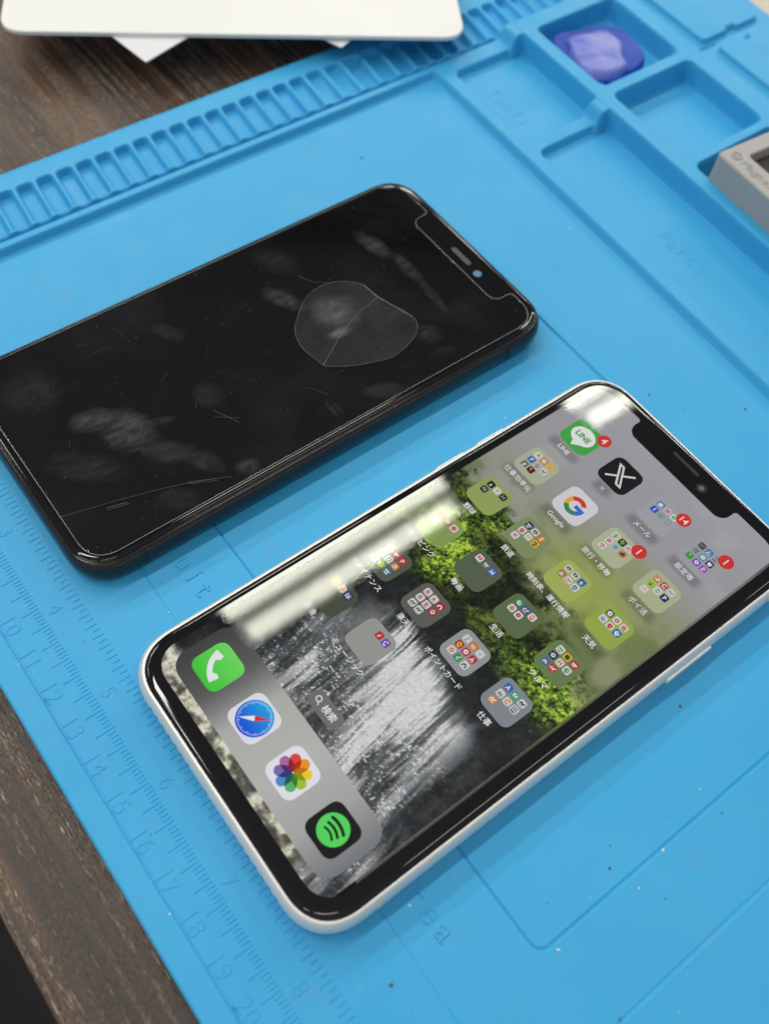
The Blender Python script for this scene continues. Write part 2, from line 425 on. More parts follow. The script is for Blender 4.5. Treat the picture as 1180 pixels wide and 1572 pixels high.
# embossed ruler: raised hairline ticks and numbers
tv, tf = [], []
def tick(x, ya, yb, z=0.0, w=0.19, h=0.15):
    n = len(tv)
    tv.extend([(x - w, ya, z - .02), (x + w, ya, z - .02), (x + w, yb, z - .02), (x - w, yb, z - .02), (x, ya + .15, z + h), (x, yb - .15, z + h)])
    tf.extend([(n, n + 1, n + 4), (n + 1, n + 2, n + 5, n + 4), (n + 2, n + 3, n + 5), (n + 3, n, n + 4, n + 5)])
ZR = 0.35
for kk in range(-125, 120):
    x = -62.4 + kk * 1.026
    if x < -190 or x > 60: continue
    tick(x, -91.2 if kk % 5 == 0 else -88.7, -86.6, ZR)
for kk in range(-80, 90):
    x = -60.8 + kk * 1.6
    if x < -190 or x > 70: continue
    tick(x, -80.5 if kk % 2 == 0 else -79.4, -77.4, ZR)
mesh('ruler_ticks', tv, tf, M_MAT, mat_thing)
def emboss(s, cx, cy, size, z, bold=0.0, name='embossed_lettering', parent=None, sp=None, mat=None, h=0.16):
    v_, f_ = [], []
    items = [(s, cx)] if sp is None else [(ch, cx + i * sp) for i, ch in enumerate(s)]
    for ch, x in items:
        if ch == ' ': continue
        tvv, tff = text_geo(ch, bold, 0.02, 0.02)
        n = len(v_); zs = h / 0.04
        v_ += [(x + q[0] * size, cy + (q[1] - 0.35) * size, z - 0.02 + (q[2] + 0.04) * zs * 0.5) for q in tvv]
        f_ += [tuple(i + n for i in q) for q in tff]
    return v_, f_
def add_emboss(items, name, parent, mat):
    V, F = [], []
    for it in items:
        a_, b_ = emboss(**it); n = len(V); V += a_; F += [tuple(i + n for i in q) for q in b_]
    return mesh(name, V, F, mat, parent)
nums = []
for n_ in range(1, 22):
    x = -62.2 + 10.17 * (n_ - 10)
    if x > -190: nums.append(dict(s=str(n_), cx=x, cy=-94.0, size=5.6, z=ZR, bold=-0.028))
for n_ in range(1, 10):
    x = -60.2 + 25.65 * (n_ - 4)
    nums.append(dict(s=str(n_), cx=x, cy=-83.5, size=5.2, z=ZR, bold=-0.028))
add_emboss(nums, 'ruler_numbers', mat_thing, M_MAT)
for word, x, y, sp, h in (('Circuit', -72.2, -51.6, 4.6, 0.28), ('Area', 37.6, -53.0, 4.6, 0.28), ('Tools', -154, 135.2, 4.3, 0.13), ('Parts', -69.5, 136.0, 4.3, 0.13)):
    add_emboss([dict(s=word, cx=x, cy=y, size=7.4, z=0.0, sp=sp, bold=-0.022, h=h)], 'embossed_lettering', mat_thing, M_MAT)

# ------------------------------------------------------------------ screen painting
PT = 0.1558
def W(px, py): return ((px - 207) * PT, (448 - py) * PT)
def vnoise(x, y, seed):
    xi = np.floor(x).astype(np.int64); yi = np.floor(y).astype(np.int64); fx = x - xi; fy = y - yi
    fx = fx * fx * (3 - 2 * fx); fy = fy * fy * (3 - 2 * fy)
    def hsh(a, b):
        n = (a * 374761393 + b * 668265263 + seed * 1274126177) & 0x7fffffff
        n = ((n ^ (n >> 13)) * 1274126177) & 0x7fffffff
        return ((n ^ (n >> 16)) & 0xffff) / 65535.0
    return (hsh(xi, yi) * (1 - fx) + hsh(xi + 1, yi) * fx) * (1 - fy) + (hsh(xi, yi + 1) * (1 - fx) + hsh(xi + 1, yi + 1) * fx) * fy
def fbm(x, y, seed, o=5, g=0.5):
    s = np.zeros_like(x); a = 1; t = 0
    for i in range(o):
        s += a * vnoise(x * 2 ** i, y * 2 ** i, seed + i * 17); t += a; a *= g
    return s / t
def st(a, b, x): t = np.clip((x - a) / (b - a), 0, 1); return t * t * (3 - 2 * t)
def mixc(c, d, k): return c * (1 - k[..., None]) + np.array(d, float) * k[..., None] if not isinstance(d, np.ndarray) else c * (1 - k[..., None]) + d * k[..., None]
def wallpaper(x, y):
    b1 = fbm(x / 70, y / 70, 3, 4); n1 = fbm(x / 22, y / 22, 11, 5, 0.6); n2 = fbm(x / 7, y / 7, 23, 4, 0.65)
    n3 = vnoise(x / 2.2, y / 2.2, 31)
    c = np.zeros(x.shape + (3,)) + np.array([156, 155, 160.])
    c = mixc(c, [172, 172, 176], st(0.45, 0.75, b1) * 0.5 + st(120, 0, y) * 0.35)
    # blurred far hill between the sky and the wood
    yy = y + (b1 - 0.5) * 90
    c = mixc(c, [138, 144, 112], st(150, 270, yy) * (0.45 + 0.55 * st(60, 260, x)))
    c = mixc(c, [96, 110, 72], st(225, 310, yy) * 0.8 * st(0.36, 0.70, fbm(x / 45, y / 38, 41, 3)))
    sun = np.exp(-(((x - 280) / 95) ** 2 + ((y - 305) / 60) ** 2))
    c = mixc(c, [158, 170, 76], np.clip(sun * 1.1, 0, 1) * (0.55 + 0.45 * b1))
    # trees in focus
    edge = 318 - 12 * np.sin(x / 40) + st(150, 414, x) * 70 + (n1 - 0.5) * 90
    wood = st(0, 22 + st(60, 300, x) * 50, y - edge)
    leaf = np.clip(0.42 * n1 + 0.58 * fbm(x / 5.5, y / 5.5, 61, 3, 0.7) + 0.20 * (n3 - 0.5), 0, 1)
    dark = np.array([20, 30, 12.]); mid_ = np.array([78, 106, 32.]); lite = np.array([176, 200, 72.])
    k1 = st(0.36, 0.47, leaf); k2 = st(0.48, 0.66, leaf)
    tree = dark * (1 - k1[..., None]) + mid_ * k1[..., None]; tree = tree * (1 - k2[..., None]) + lite * k2[..., None]
    big = fbm(x / 60 + 5, y / 48, 77, 3)
    shade = st(0.36, 0.60, big)
    # deep shade under the crowns: a diagonal hollow, plus everything below the wood's foot
    tip = np.exp(-(((x - 105) / 62) ** 2 + ((y - 420) / 78) ** 2))
    rgt = np.exp(-(((x - 390) / 80) ** 2 + ((y - 430) / 70) ** 2)) + np.exp(-(((x - 300) / 70) ** 2 + ((y - 360) / 60) ** 2))
    lit = np.clip(0.42 * shade + 1.0 * tip * (0.6 + 0.6 * shade) + rgt * (0.35 + 0.75 * shade) + 0.30 * st(380, 320, y), 0, 1)
    foot = 500 + 20 * np.sin(x / 50) + (n1 - 0.5) * 60
    lit = lit * st(40, 0, y - foot)
    tree = tree * (0.10 + 0.95 * lit[..., None]) + np.array([14, 18, 14.]) * (1 - lit[..., None])
    c = c * (1 - wood[..., None]) + tree * wood[..., None]
    # rock face and waterfall below
    lo = st(500, 545, y + (n1 - 0.5) * 60)
    rock = np.clip((0.55 * n1 + 0.45 * n2) * 70 - 6, 8, 90)
    rockc = np.stack([rock * 0.98 + 4, rock + 6, rock + 8], -1)
    wobble = (fbm(x / 90, y / 150, 91, 2) - 0.5) * 40
    xx = x + wobble - (y - 640) * 0.16
    fine = fbm(xx / 3.5, y / 60, 101, 4, 0.6); mid = fbm(xx / 16, y / 150, 111, 4, 0.55); mist = fbm(x / 50, y / 60, 121, 4)
    body = st(80, 150, x + (y - 560) * 0.30 + wobble) * st(440, 345, x + (y - 620) * -0.30 + wobble)
    top = st(552, 590, y + np.abs(x - 185) * -0.22 + (n1 - 0.5) * 30)
    veil = st(0.30, 0.60, 0.62 * mid + 0.38 * fine)
    gaps = st(0.34, 0.52, fbm(xx / 30, y / 75, 151, 4))
    speck = st(0.60, 0.80, 0.40 * n2 + 0.60 * n3 + 0.10 * (fine - 0.5))
    lower = st(620, 700, y)
    wat = body * top * (veil * (0.30 + 0.70 * gaps) * (0.75 + 0.5 * (mist - 0.4)) + 0.12)
    wat += body * st(575, 640, y) * st(760, 640, y) * np.exp(-((x - 240) / 85) ** 2) * (0.25 + 0.35 * mist)
    wat = wat * (1 - 0.15 * lower) + body * top * lower * speck * (0.25 + 0.65 * st(0.35, 0.6, mist))
    lip = np.exp(-((y - 590 - (x - 185) * 0.30) / 24) ** 2) * st(135, 175, x) * st(345, 290, x)
    wat += lip * st(0.42, 0.62, fine) * 0.75
    arc_ = np.exp(-((x - 255 - 0.0016 * (y - 640) ** 2) / 15) ** 2) * st(600, 650, y) * st(860, 760, y)
    wat += arc_ * st(0.3, 0.7, 0.5 * fine + 0.5 * n2) * 0.55
    wat *= 1 - 0.72 * st(345, 400, x + (690 - y) * 0.15) * st(860, 740, y)
    wat = np.clip(wat, 0, 1)
    wc = np.array([218, 220, 222.]) * np.clip(0.90 + 0.14 * n3, 0, 1.1)[..., None]
    low = rockc * (1 - wat[..., None]) + wc * wat[..., None]
    c = c * (1 - lo[..., None]) + low * lo[..., None]
    # pebbled bank at the very bottom
    bank = st(862, 884, y + (n1 - 0.5) * 12) * st(395, 340, x)
    peb = 112 + 150 * (0.6 * n2 + 0.4 * n3 - 0.35) + 30 * (b1 - 0.4)
    pc = np.stack([peb + 8, peb + 4 + 10 * st(0.5, 0.7, n1), peb - 10], -1)
    pc *= (0.55 + 0.9 * st(0.3, 0.7, fbm(x / 16, y / 16, 171, 3)))[..., None]
    c = c * (1 - bank[..., None]) + np.clip(pc, 15, 225) * bank[..., None]
    for i in range(4):
        for j in range(3):
            dx = np.abs(x - (63.75 + 95.5 * i)); dy = np.abs(y - (111.5 + 105 * j + 43))
            hw = 12 if (i, j) == (1, 0) else 27
            c = c * (1 - 0.20 * (st(hw + 13, hw - 4, dx) * st(17, 3, dy)))[..., None]
    return np.clip(c, 0, 255)
def lin_np(c):
    c = c / 255.0
    return np.where(c <= 0.04045, c / 12.92, ((c + 0.055) / 1.055) ** 2.4)

# ------------------------------------------------------------------ the white phone with its lit home screen
WP = (-37.9, 39.9, -78.2, 75.8)
DISP = (-32.9, 33.9, -72.3, 70.0)
white = thing('smartphone', 'white phone with its lit home screen of app icons over a waterfall picture', 'phone', 'phones lying on the mat')
arc = [(4.1 * 0.62 * (1 - math.sqrt(max(0, 1 - (t / 4.05) ** 2))), 4.0 + t) for t in (-3.7, -3.4, -2.9, -2.2, -1.2, 0, 1.2, 2.2, 2.8, 3.2, 3.45)]
prof = arc + [(arc[-1][0] + 0.25, 7.55), (arc[-1][0] + 0.55, 7.5)]
v, f = loft(body_loops(WP, 13, prof), cap0=False, cap1=False)
mesh('frame', v, f, M_ALU, white, True)
v, f = loft(body_loops(WP, 13, [(2.3, 0.15), (1.9, 0.35), (3.0, 0.06)][:2] + []), cap0=True, cap1=True)
mesh('back_panel', v, f, M_WBACK, white)
# black gasket and the curved rim of the cover glass, with display opening and notch
D0 = arc[-1][0] + 0.5
rim_prof = [(D0, 7.2), (D0 + 0.05, 7.55), (D0 + 0.22, 7.82), (D0 + 0.45, 8.08), (D0 + 0.72, 8.28), (D0 + 1.05, 8.40), (D0 + 1.5, 8.47), (D0 + 2.1, 8.50)]
RL = body_loops(WP, 13, rim_prof)
def notch_loop(box_, r, nx0, nx1, ny, rn=3.2, re=1.0, n=8):
    """display outline with a notch in its top side, counter-clockwise"""
    x0, x1, y0, y1 = box_
    pts = rrect(x0, x1, y0, y1, r, n)
    half = [p for p in pts]
    k = 2 * (n + 1)                          # first point of the top-left corner
    top = []
    def arcp(cx, cy, rr, a0, a1):
        return [(cx + rr * math.cos(R(a0 + (a1 - a0) * i / n)), cy + rr * math.sin(R(a0 + (a1 - a0) * i / n))) for i in range(n + 1)]
    top += arcp(nx1 + re, y1 - re, re, 90, 180)
    top += arcp(nx1 - rn, ny + rn, rn, 0, -90)
    top += arcp(nx0 + rn, ny + rn, rn, -90, -180)
    top += arcp(nx0 - re, y1 - re, re, 0, 90)
    return pts[:k] + top + pts[k:]
hole = notch_loop(DISP, 7.0, -17.2, 17.9, 64.4)
outer = [(x, y) for x, y, z in RL[-1]]
v, f = loft(RL, False, False)
n0 = len(v); ring0 = (len(RL) - 1) * len(outer)
v += [(x, y, 8.50) for x, y in hole]; v += [(x, y, 8.28) for x, y in hole]
tri = tessellate_polygon([[Vector((x, y, 0)) for x, y in outer], [Vector((x, y, 0)) for x, y in hole]])
no = len(outer); nh = len(hole)
mp_ = lambda i: ring0 + i if i < no else n0 + i - no
for t3 in tri:
    q = [mp_(i) for i in t3]; P = [v[i] for i in q]
    if (P[1][0] - P[0][0]) * (P[2][1] - P[0][1]) - (P[1][1] - P[0][1]) * (P[2][0] - P[0][0]) < 0: q.reverse()
    f.append(tuple(q))
for i in range(nh): f.append((n0 + i, n0 + (i + 1) % nh, n0 + nh + (i + 1) % nh, n0 + nh + i))
bez = mesh('bezel', v, f, M_BLACK, white)
nq = len(loft(RL, False, False)[1])
for i, p in enumerate(bez.data.polygons): p.use_smooth = i < nq
mesh('cover_glass', [(x, y, 8.50) for x, y in hole], [tuple(range(nh))], M_GLASS, white)
# earpiece and front camera inside the notch
slab('earpiece', rrect(-4.6, 4.6, 69.4, 70.3, 0.44, 5), 8.49, 8.512, M_HOLE, white)
cm = slab('front_camera', rrect(6.2, 9.2, 66.1, 69.1, 1.5, 8, 2), 8.49, 8.515, pbr('lens_ring', (0.02, 0.022, 0.03), 0.15), white)
slab('lens', rrect(7.0, 8.4, 66.9, 68.3, 0.7, 8, 2), 8.50, 8.53, pbr('lens_glass', (0.12, 0.12, 0.13), 0.2), cm)
# buttons and antenna bands
def side_profile(t): return 4.1 * 0.62 * (1 - math.sqrt(max(0, 1 - (t / 4.05) ** 2)))
def band(name, side, y0, y1):
    V = []; n = 0
    x_out = (lambda d: WP[1] - d + 0.06) if side > 0 else (lambda d: WP[0] + d - 0.06)
    L = [(side_profile(t), 4 + t) for t in np.linspace(-3.5, 3.45, 14)]
    for d, z in L: V += [(x_out(d), y0, z), (x_out(d), y1, z)]
    F = [((2 * i, 2 * i + 1, 2 * i + 3, 2 * i + 2) if side > 0 else (2 * i + 1, 2 * i, 2 * i + 2, 2 * i + 3)) for i in range(len(L) - 1)]
    return mesh(name, V, F, M_BAND, white, True)
for sd, ya, yb in ((1, -62.6, -61.2), (1, 59.3, 60.7), (-1, -62.6, -61.2), (-1, 59.3, 60.7)): band('antenna_band', sd, ya, yb)
def side_button(name, x, y0, y1, z0, z1, w):
    b = rrect(y0, y1, z0, z1, (z1 - z0) / 2.05, 5)
    L = [[(x, q[0], q[1]) for q in b], [(x + w * 0.8, q[0], q[1]) for q in b]]
    cy, cz = (y0 + y1) / 2, (z0 + z1) / 2
    L.append([(x + w, cy + (q[0] - cy) * 0.985, cz + (q[1] - cz) * 0.8) for q in b])
    v, f = loft(L); return mesh(name, v, f, M_ALU, white)
side_button('power_button', 39.4, 23.0, 38.8, 2.7, 5.3, 1.0)
side_button('volume_button', -37.4, 29, 39, 2.8, 5.2, -0.9)
side_button('volume_button', -37.4, 15, 25, 2.8, 5.2, -0.9)
side_button('mute_switch', -37.4, 45, 50, 3.0, 5.0, -0.7)
V, F = [], []
for x in list(np.arange(-25, -8.5, 2.6)) + [-2.0] + list(np.arange(9.5, 27, 2.6)) :
    n = len(V); rr = 0.62
    for i in range(10):
        a = 2 * math.pi * i / 10; V.append((x + 1 + rr * math.cos(a), WP[2] - 0.03 + 0.04 * abs(math.sin(a)), 3.9 + rr * math.sin(a)))
    F.append(tuple(range(n, n + 10)))
mesh('speaker_holes', V, F, M_HOLE, white)

# display: a fine grid of glowing pixels cut to the display outline
gx = np.arange(-6.0, 421.0, 1.5); gy = np.arange(-4.0, 914.0, 1.5)
PX, PY = np.meshgrid(gx, gy, indexing='ij')
col = lin_np(wallpaper(PX, PY))
n_, m_ = PX.shape
gv = np.stack([(PX - 207) * PT, (448 - PY) * PT, np.full_like(PX, 8.30)], -1).reshape(-1, 3)
gi = np.arange(n_ * m_).reshape(n_, m_)
gf = np.stack([gi[:-1, 1:], gi[1:, 1:], gi[1:, :-1], gi[:-1, :-1]], -1).reshape(-1, 4)
me = bpy.data.meshes.new('display')
me.vertices.add(len(gv)); me.vertices.foreach_set('co', (gv * S).ravel())
me.loops.add(len(gf) * 4); me.loops.foreach_set('vertex_index', gf.ravel())
me.polygons.add(len(gf)); me.polygons.foreach_set('loop_start', np.arange(len(gf)) * 4)
me.update(calc_edges=True)
at = me.color_attributes.new('col', 'FLOAT_COLOR', 'POINT')
at.data.foreach_set('color', np.concatenate([col.reshape(-1, 3), np.ones((n_ * m_, 1))], 1).ravel())
me.materials.append(M_PIX)
display = link(bpy.data.objects.new('display', me), white)

class Flat:
    """flat coloured shapes in display points, stacked in hair-thin layers"""
    def __init__(s, base=0): s.v, s.f, s.c, s.base = [], [], [], base
    def z(s, layer): return 8.302 + 0.0035 * (s.base + layer)
    def poly(s, pts, color, layer=0, grad=None):
        n = len(s.v); z = s.z(layer)
        for x, y in pts: a, b = W(x, y); s.v.append((a, b, z))
        s.f.append(tuple(range(n, n + len(pts)))); s.c.append((color, grad, pts))
    def rr(s, cx, cy, w, h, r, color, layer=0, grad=None, n=7, p=2.5):
        s.poly([(x, y) for x, y in reversed(rrect(cx - w / 2, cx + w / 2, cy - h / 2, cy + h / 2, r, n, p))], color, layer, grad)
    def circ(s, cx, cy, r, color, layer=0, grad=None, ry=None, n=28, a0=0):
        s.poly([(cx + r * math.cos(-2 * math.pi * i / n + a0), cy + (ry or r) * math.sin(-2 * math.pi * i / n + a0)) for i in range(n)], color, layer, grad)
    def line(s, pts, w, color, layer=0):
        for (x0, y0), (x1, y1) in zip(pts, pts[1:]):
            d = math.hypot(x1 - x0, y1 - y0) or 1; nx_, ny_ = -(y1 - y0) / d * w / 2, (x1 - x0) / d * w / 2
            s.poly([(x0 + nx_, y0 + ny_), (x1 + nx_, y1 + ny_), (x1 - nx_, y1 - ny_), (x0 - nx_, y0 - ny_)], color, layer)
    def arc(s, cx, cy, r0, r1, a0, a1, color, layer=0, n=16):
        o = [(cx + r1 * math.cos(R(a0 + (a1 - a0) * i / n)), cy - r1 * math.sin(R(a0 + (a1 - a0) * i / n))) for i in range(n + 1)]
        q = [(cx + r0 * math.cos(R(a0 + (a1 - a0) * i / n)), cy - r0 * math.sin(R(a0 + (a1 - a0) * i / n))) for i in range(n + 1)]
        for i in range(n): s.poly([o[i], o[i + 1], q[i + 1], q[i]], color, layer)
    def text(s, t, cx, cy, size, color, layer=1, bold=0.0, squash=1.0):
        tv_, tf_ = text_geo(t, bold); z = s.z(layer)
        n = len(s.v)
        for q in tv_:
            a, b = W(cx + q[0] * size * squash, cy - (q[1] - 0.35) * size); s.v.append((a, b, z))
        for q in tf_: s.f.append(tuple(i + n for i in q)); s.c.append((color, None, None))
    def build(s, name, parent, label=None):
        me = bpy.data.meshes.new(name)
        me.from_pydata([(a * S, b * S, c * S) for a, b, c in s.v], [], s.f)
        at = me.color_attributes.new('col', 'FLOAT_COLOR', 'CORNER')
        k = 0
        for p, (cl, gr, pts) in zip(me.polygons, s.c):
            for li in range(len(p.vertices)):
                cc = cl
                if gr:
                    c2, ax, a, b = gr; t = min(1, max(0, (pts[li][ax] - a) / (b - a)))
                    cc = tuple(cl[i] * (1 - t) + c2[i] * t for i in range(3))
                at.data[k].color = sr(*cc); k += 1
        me.materials.append(M_PIX)
        o = link(bpy.data.objects.new(name, me), parent)
        if label: o['label'] = label
        return o
COLX = [63.75, 159.25, 254.75, 350.25]
ROWY = [111.5 + 105 * i for i in range(6)]
DY = 841.5
# dock plate: grey glass, darker at its left end
F_ = Flat(0)
N = 24
pts = rrect(14.5, 402, 784, 895, 33, 10, 2.4)
stops = [(14, (66, 66, 66)), (90, (92, 93, 92)), (150, (176, 177, 172)), (250, (184, 185, 181)), (330, (168, 169, 168)), (402, (120, 123, 126))]
def dock_col(x):
    for (a, ca), (b, cb) in zip(stops, stops[1:]):
        if x <= b: t = max(0, (x - a) / (b - a)); return tuple(ca[i] * (1 - t) + cb[i] * t for i in range(3))
    return stops[-1][1]
def clip_x(P, a, keep_gt):
    out = []
    for (x0, y0), (x1, y1) in zip(P, P[1:] + P[:1]):
        i0 = (x0 >= a) == keep_gt or x0 == a; i1 = (x1 >= a) == keep_gt or x1 == a
        if i0: out.append((x0, y0))
        if i0 != i1: t = (a - x0) / (x1 - x0); out.append((a, y0 + (y1 - y0) * t))
    return out
P = list(reversed(pts)); xsd = np.linspace(14.5, 402, 40)
for a, b in zip(xsd, xsd[1:]):
    q = clip_x(clip_x(P, a, True), b, False)
    if len(q) > 2: F_.poly(q, dock_col(a), 0, (dock_col(b), 0, a, b))
F_.build('dock', display)

def badge(F, cx, cy, t):
    F.circ(cx + 28, cy - 27, 13, (206, 48, 48), 6)
    F.text(t, cx + 28, cy - 27, 19 if len(t) == 1 else 17, (240, 215, 212), 7, 0.01)
def label(t, i, j, size=12.6, col=(238, 240, 240)):
    L = Flat(); L.text(t, COLX[i], ROWY[j] + 43, size, col, 2, 0.006); L.build('icon_label', display)

# LINE green chat app
F_ = Flat(1); cx, cy = COLX[0], ROWY[0]
F_.rr(cx, cy, 62.5, 62.5, 17, (66, 164, 72)); F_.circ(cx, cy - 3, 23.5, (226, 228, 224), 1, ry=19.5)
F_.poly([(cx - 7, cy + 15), (cx - 2, cy + 26), (cx + 13, cy + 12)], (226, 228, 224), 1)
F_.text('LINE', cx, cy - 3, 15.5, (66, 150, 72), 2, 0.035); badge(F_, cx, cy, '4'); F_.build('app_icon', display, 'green speech bubble app icon'); label('LINE', 0, 0)
# black X
F_ = Flat(1); cx = COLX[1]
F_.rr(cx, cy, 62.5, 62.5, 17, (22, 23, 26))
wht = (214, 214, 214)
def seg(F, a, b, w, col, l): F.line([a, b], w, col, l)
F_.line([(cx + 18, cy - 19), (cx - 18, cy + 19)], 3.6, wht, 1)
F_.poly([(cx - 20, cy - 19), (cx + 6, cy + 19), (cx + 19, cy + 19), (cx - 8, cy - 19)], wht, 2)
F_.poly([(cx - 13.5, cy - 15.6), (cx + 8, cy + 15.6), (cx + 12.6, cy + 15.6), (cx - 9.7, cy - 15.6)], (22, 23, 26), 3)
F_.build('app_icon', display, 'black app icon with a white X'); label('X', 1, 0, 11, (215, 215, 215))
# Google G
F_ = Flat(1); cx, cy = COLX[1], ROWY[1]
F_.rr(cx, cy, 62.5, 62.5, 17, (208, 208, 216))
F_.arc(cx, cy, 10.4, 18.8, 42, 148, (206, 58, 44), 1); F_.arc(cx, cy, 10.4, 18.8, 148, 212, (226, 170, 40), 1)
F_.arc(cx, cy, 10.4, 18.8, 212, 308, (48, 140, 72), 1); F_.arc(cx, cy, 10.4, 18.8, 308, 371, (60, 110, 200), 1)
F_.poly([(cx, cy - 3.6), (cx, cy + 4.0), (cx + 12, cy + 4.0), (cx + 18.4, cy - 3.6)], (60, 110, 200), 2)
F_.build('app_icon', display, 'white app icon with a four coloured G'); label('Google', 1, 1, 12.6, (225, 228, 225))
# dock: phone
F_ = Flat(3); cx, cy = COLX[0], DY
F_.rr(cx, cy, 62.5, 62.5, 17, (112, 220, 100), 0, ((70, 200, 62), 1, cy - 31, cy + 31))
RC = 44.0; ccx, ccy = cx + 20.0, cy - 20.0
outp, inp = [], []
for i in range(25):
    t = i / 24; a = R(189 + (261 - 189) * t); e = min(t, 1 - t)
    w = 8.2 + 6.6 * max(0, min(1, (0.27 - e) / 0.07))
    outp.append((ccx + RC * math.cos(a), ccy - RC * math.sin(a))); inp.append((ccx + (RC - w) * math.cos(a), ccy - (RC - w) * math.sin(a)))
for i in range(24): F_.poly([outp[i], outp[i + 1], inp[i + 1], inp[i]], (232, 236, 236), 1)
F_.build('app_icon', display, 'green app icon with a white telephone handset')
# dock: compass
F_ = Flat(3); cx = COLX[1]
F_.rr(cx, cy, 62.5, 62.5, 17, (226, 226, 236))
F_.circ(cx, cy, 27.8, (38, 170, 232), 1, ((24, 72, 216), 1, cy - 27, cy + 27), n=48)
for i in range(60):
    a = 2 * math.pi * i / 60; r0 = 21.0 if i % 5 == 0 else 22.8
    F_.line([(cx + r0 * math.cos(a), cy + r0 * math.sin(a)), (cx + 25.3 * math.cos(a), cy + 25.3 * math.sin(a))], 0.75, (220, 232, 245), 2)
ux, uy = math.cos(R(48)), -math.sin(R(48)); px_, py_ = -uy, ux
F_.poly([(cx + 23 * ux, cy + 23 * uy), (cx + 4.2 * px_, cy + 4.2 * py_), (cx - 4.2 * px_, cy - 4.2 * py_)], (222, 50, 52), 3)
F_.poly([(cx - 23 * ux, cy - 23 * uy), (cx - 4.2 * px_, cy - 4.2 * py_), (cx + 4.2 * px_, cy + 4.2 * py_)], (236, 236, 240), 3)
F_.build('app_icon', display, 'white app icon with a blue compass')
# dock: photo petals
F_ = Flat(3); cx = COLX[2]
F_.rr(cx, cy, 62.5, 62.5, 17, (230, 230, 238))
cols = [(236, 150, 40), (236, 210, 40), (160, 200, 60), (90, 180, 110), (80, 140, 200), (125, 105, 180), (180, 100, 160), (222, 70, 64)]
def petal(k):
    a = R(-90 + 45 * k); ax_, ay_ = math.cos(a), math.sin(a); pts = []
    for i in range(32):
        t = 2 * math.pi * i / 32; lx = 14.0 + 13.0 * abs(math.cos(t)) ** 0.8 * (1 if math.cos(t) > 0 else -1); ly = 8.6 * abs(math.sin(t)) ** 0.85 * (1 if math.sin(t) > 0 else -1)
        pts.append((cx + lx * ax_ - ly * ay_, cy + lx * ay_ + ly * ax_))
    return pts
def clip_poly(P, Q):
    def area(A): return sum(x0 * y1 - x1 * y0 for (x0, y0), (x1, y1) in zip(A, A[1:] + A[:1]))
    if area(Q) < 0: Q = Q[::-1]
    out = P
    for (ax_, ay_), (bx_, by_) in zip(Q, Q[1:] + Q[:1]):
        src, out = out, []
        ins = lambda p: (bx_ - ax_) * (p[1] - ay_) - (by_ - ay_) * (p[0] - ax_) >= 0
        for p, q in zip(src, src[1:] + src[:1]):
            i, j = ins(p), ins(q)
            if i: out.append(p)
            if i != j:
                d1 = (bx_ - ax_) * (p[1] - ay_) - (by_ - ay_) * (p[0] - ax_); d2 = (bx_ - ax_) * (q[1] - ay_) - (by_ - ay_) * (q[0] - ax_)
                t = d1 / (d1 - d2); out.append((p[0] + (q[0] - p[0]) * t, p[1] + (q[1] - p[1]) * t))
        if not out: return []
    return out
for k in range(8): F_.poly(petal(k), cols[k], 1)
for k in range(8):
    q = clip_poly(petal(k), petal((k + 1) % 8))
    if len(q) > 2:
        a_, b_ = cols[k], cols[(k + 1) % 8]; F_.poly(q, tuple(a_[i] * b_[i] / 255 * 0.92 for i in range(3)), 2)
F_.build('app_icon', display, 'white app icon with a ring of coloured petals')
# dock: music streaming
F_ = Flat(3); cx = COLX[3]
F_.rr(cx, cy, 62.5, 62.5, 17, (24, 24, 26)); F_.circ(cx, cy, 23, (88, 216, 96), 1, n=40)
for k, (yy, hw, w) in enumerate(((-7.5, 14.0, 4.6), (1.0, 11.8, 4.0), (8.8, 9.6, 3.4))):
    P = [(cx - hw + 2 * hw * i / 10, cy + yy - 3.2 * (1 - ((i - 4) / 5.5) ** 2)) for i in range(11)]
    F_.line(P, w, (22, 26, 24), 2); F_.circ(P[0][0], P[0][1], w / 2, (22, 26, 24), 3, n=10); F_.circ(P[-1][0], P[-1][1], w / 2, (22, 26, 24), 3, n=10)
F_.build('app_icon', display, 'black app icon with a green disc and three arcs')

